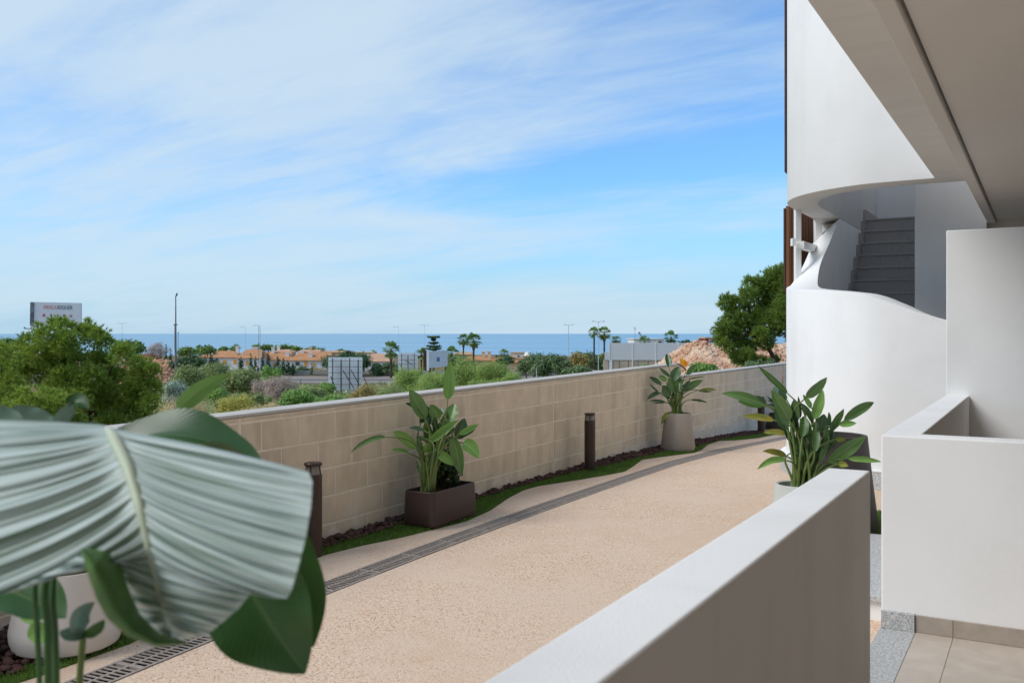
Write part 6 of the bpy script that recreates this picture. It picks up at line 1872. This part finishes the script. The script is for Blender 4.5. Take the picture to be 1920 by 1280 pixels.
def white_billboard():
    D = 128; k = D/F; root = thing('white_billboard', 'white billboard with a small blue square, behind the tall trough leaf', 'billboard', at(815, 700, D))
    f = Vector((SA, -CA, 0))
    a, b_, c, d = at(804, 658.5, D-1.2), at(839, 657, D+1.2), at(839, 686.5, D+1.2), at(804, 690, D-1.2)
    m = MB(); off = Vector((-SA, CA, 0))*.25
    m.hexa([d, c, c+off, d+off, a, b_, b_+off, a+off]); m.build('face', PAINT_W, root)
    m = MB(); m.obox(at(802.3, 676, D-1.25), (CA, SA, 0), .16, (-SA, CA, 0), .16, (0, 0, 1), 1.35); m.build('edge_post', PAINT_W, root)
    for x in (806, 836):
        m = MB(); m.bar(at(x, 688, D+.6), at(x, 712, D+.6), .12); m.build('leg', RUST, root)
    m = MB(); m.obox(at(797.5, 676, D+.6), (CA, SA, 0), .26, (-SA, CA, 0), .2, (0, 0, 1), 1.4); m.build('side_sheet', RUST, root)
    BLUE = material('print_blue', lin(84, 112, 172), .6); WB = material('print_pale', lin(196, 206, 228), .6)
    un = (b_-a).normalized(); nn = un.cross(Vector((0, 0, 1))).normalized(); nn = nn if nn.dot(f) > 0 else -nn
    cc = (a+b_+c+d)/4+nn*.02-Vector((0, 0, .02)); 
    m = MB(); m.obox(cc, un, .235, nn, .012, (0, 0, 1), .27); m.build('logo', BLUE, root)
    m = MB(); m.obox(cc+nn*.016+Vector((0, 0, .10)), un, .15, nn, .006, (0, 0, 1), .03); m.build('logo_line', WB, root)
white_billboard()

def text_mesh(body, size, mat):
    cu = bpy.data.curves.new('lettering', 'FONT'); cu.body = body; cu.size = size; cu.extrude = .01; cu.space_character = 1.05
    o = bpy.data.objects.new('tmp_text', cu); COL.objects.link(o)
    bpy.context.view_layer.update()
    me = bpy.data.meshes.new_from_object(o.evaluated_get(bpy.context.evaluated_depsgraph_get()))
    bpy.data.objects.remove(o); me.materials.clear(); me.materials.append(mat); me.name = 'lettering'
    return me
def big_billboard():
    D = 185; k = D/F
    root = thing('big_billboard', 'large white billboard with red and grey lettering above the big pine', 'billboard', C((75-960)*k, D, tz((75-960)*k, D)))
    f = Vector((SA, -CA, 0))
    a, b_, c, d = at(57, 566, D-.6), at(151.5, 568, D+1.6), at(151.5, 613, D+1.6), at(57, 614, D-.6)
    off = Vector((-SA, CA, 0))*.5
    m = MB(); m.hexa([d, c, c+off, d+off, a, b_, b_+off, a+off]); m.build('face', PAINT_W, root)
    un = (b_-a).normalized(); nn = un.cross(Vector((0, 0, 1))).normalized(); nn = nn if nn.dot(f) > 0 else -nn
    up = nn.cross(un); up = up if up.z > 0 else -up
    W, H = (b_-a).length, (a-d).length
    def P(px, py):   # point on the face from picture pixels
        return a+un*((px-57)/94.5*W)-up*((py-566)/48*H)+nn*.03
    R = Matrix((un, up, nn)).transposed()
    LR, LG = material('letter_red', lin(222, 120, 104), .7), material('letter_grey', lin(84, 88, 96), .7)
    for body, x0, x1, mt in (('AROCA', 81, 105.5, LR), ('SEIQUER', 106.5, 136, LG)):
        me = text_mesh(body, 1.0, mt)
        xs = [v.co.x for v in me.vertices]; w0, w1 = min(xs), max(xs); ys = [v.co.y for v in me.vertices]; h0, h1 = 0.0, max(ys)
        sx, sy = (x1-x0)/94.5*W/(w1-w0), 6.6/48*H/(h1-h0); o0 = P(x0, 578.2)
        for v in me.vertices:
            q = o0+un*((v.co.x-w0)*sx)+up*((v.co.y-h0)*sy)+nn*v.co.z; v.co = q
        link('lettering', me, root)
    for px, py, w, h, col in ((82.5, 590.3, 4.6, 4.8, (210, 112, 104)), (108, 590.5, 2.6, 5, (150, 96, 88)), (120, 590.8, 2.0, 5.2, (66, 62, 66)), (122.2, 590.8, 2.2, 5.0, (204, 92, 84)), (133, 591, 4.6, 4.8, (186, 146, 148)), (96, 590.4, 3.0, 5.0, (178, 120, 112))):
        m = MB(); m.obox(P(px, py), un, w*k/2, nn, .015, up, h*k/2); m.build('emblem', material('emblem_ink', lin(*col), .7), root)
    # dark lattice strip at the left edge
    m = MB(); m.obox(P(60.5, 588), un, 3.4*k, nn, .04, up, 21.5*k); st = m.build('lattice_strip', material('lattice_dark', lin(78, 76, 78), .8, lin(140, 138, 138), 1.2, .5), root)
    m = MB()
    for i in range(9): m.bar(P(57.6, 568+i*4.8)+nn*.06, P(63.6, 571+i*4.8)+nn*.06, .06)
    m.build('lattice_bars', STEEL, st)
    m = MB(); m.bar(at(47, 616, D-1.2), at(100, 616, D-.6), .10); m.bar(at(58, 613, D-.8), at(58, 616.5, D-.8), .08); m.build('catwalk', STEEL, root)
    m = MB(); m.tube([C((78-960)*k, D+1.0, tz((78-960)*k, D)), at(78, 615, D+1.0)], [.5, .45], 12); m.build('column', STEEL, root)
    m = MB(); m.bar(at(46, 613, D-1.2), at(46, 616, D-1.2), .12); m.build('spotlight', DARKP, root)
big_billboard()

# ------------------------------------------------------------------ parked car and boats
def car():
    D = 158; k = D/F; xc = (1013-960)*k; zb = np.interp(D, _tD, _tz)+.1
    zb = max(zb, tz(xc, D))
    o = C(xc, D, zb)
    root = thing('parked_car', 'silver car half hidden behind the block wall by the road', 'car', o)
    u, v, w = Vector((CA, SA, 0)), Vector((-SA, CA, 0)), Vector((0, 0, 1))
    CARP = material('silver_car_paint', lin(186, 194, 200), .3, spec=.5, metal=.4); TYRE = material('tyre', lin(36, 36, 38), .9)
    prof = [(-2.1, .35), (-2.15, .75), (-1.95, .95), (-1.2, 1.02), (-.55, 1.42), (.75, 1.46), (1.55, 1.05), (2.1, .95), (2.15, .4)]
    V = []; n = len(prof)
    for s, sc_ in ((-.82, 1), (.82, 1)):
        for x, z in prof:
            yy = s*(.86 if z > 1.2 else 1.0); V.append(tuple(o+u*x+v*yy+w*z))
    Fc = [tuple(range(n))[::-1], tuple(range(n, 2*n))]+[(i, (i+1) % n, (i+1) % n+n, i+n) for i in range(n)]
    link('body', mesh_data('body', V, Fc, CARP), root)
    for s in (-1, 1):
        yy = s*.80
        V = [tuple(o+u*x+v*(yy if z < 1.2 else s*.735)+w*z) for x, z in ((-1.05, 1.04), (1.3, 1.06), (.7, 1.40), (-.5, 1.37))]
        V = [tuple(Vector(p)+v*s*.03) for p in V]
        link('side_window', mesh_data('side_window', V, [(0, 1, 2, 3)], PANE), root)
    for x in (-1.35, 1.35):
        for s in (-1, 1):
            c = o+u*x+v*(s*.78)+w*.32
            m = MB(); m.tube([c-v*.1, c+v*.1], .32, 16); wh = m.build('wheel', TYRE, root)
            m = MB(); m.tube([c+v*s*.101, c+v*s*.112], .18, 12); m.build('rim', STEEL, wh)
car()
def boat(label, px, py, L, sail=False):
    D = F*28.0/(py-HOR); o = at(px, py, D); o.z = -28.0
    root = thing('boat', label, 'boat', o)
    u, v, w = Vector((CA, SA, 0)), Vector((-SA, CA, 0)), Vector((0, 0, 1))
    V = []
    for x, b_, z0 in ((-.5, .14, 0), (-.2, .17, 0), (.2, .15, 0), (.5, .01, .03)):
        for s, z in ((-1, .14), (-.6, -.02), (.6, -.02), (1, .14)): V.append(tuple(o+u*x*L+v*s*b_*L+w*(z+z0)*L))
    Fc = [(i*4+q, (i+1)*4+q, (i+1)*4+q+1, i*4+q+1) for i in range(3) for q in range(3)]+[(i*4+3, (i+1)*4+3, (i+1)*4, i*4) for i in range(3)]+[(0, 1, 2, 3), (15, 14, 13, 12)]
    link('hull', mesh_data('hull', V, Fc, PAINT_W), root)
    if sail:
        m = MB(); m.bar(o+w*.1*L, o+w*1.5*L, .01*L); m.build('mast', PAINT_W, root)
        q = [o+w*.25*L-u*.02*L, o+w*.25*L-u*.42*L, o+w*1.45*L-u*.02*L]
        th = v*.01*L
        link('sail', mesh_data('sail', [tuple(p) for p in q]+[tuple(p+th) for p in q], [(0, 1, 2), (5, 4, 3), (0, 3, 4, 1), (1, 4, 5, 2), (2, 5, 3, 0)], PAINT_W), root)
    else:
        m = MB(); m.obox(o+w*.22*L-u*.05*L, u, .16*L, v, .09*L, w, .08*L); m.build('cabin', PAINT_W, root)
boat('tiny sailing boat above the right central fan palm', 890, 633.0, 8, True)
boat('tiny white motor boat on the sea above the left orange roofs', 409, 632.3, 17)
boat('tiny white motor boat on the sea right of centre-left umbrella pines', 706, 632.4, 14)
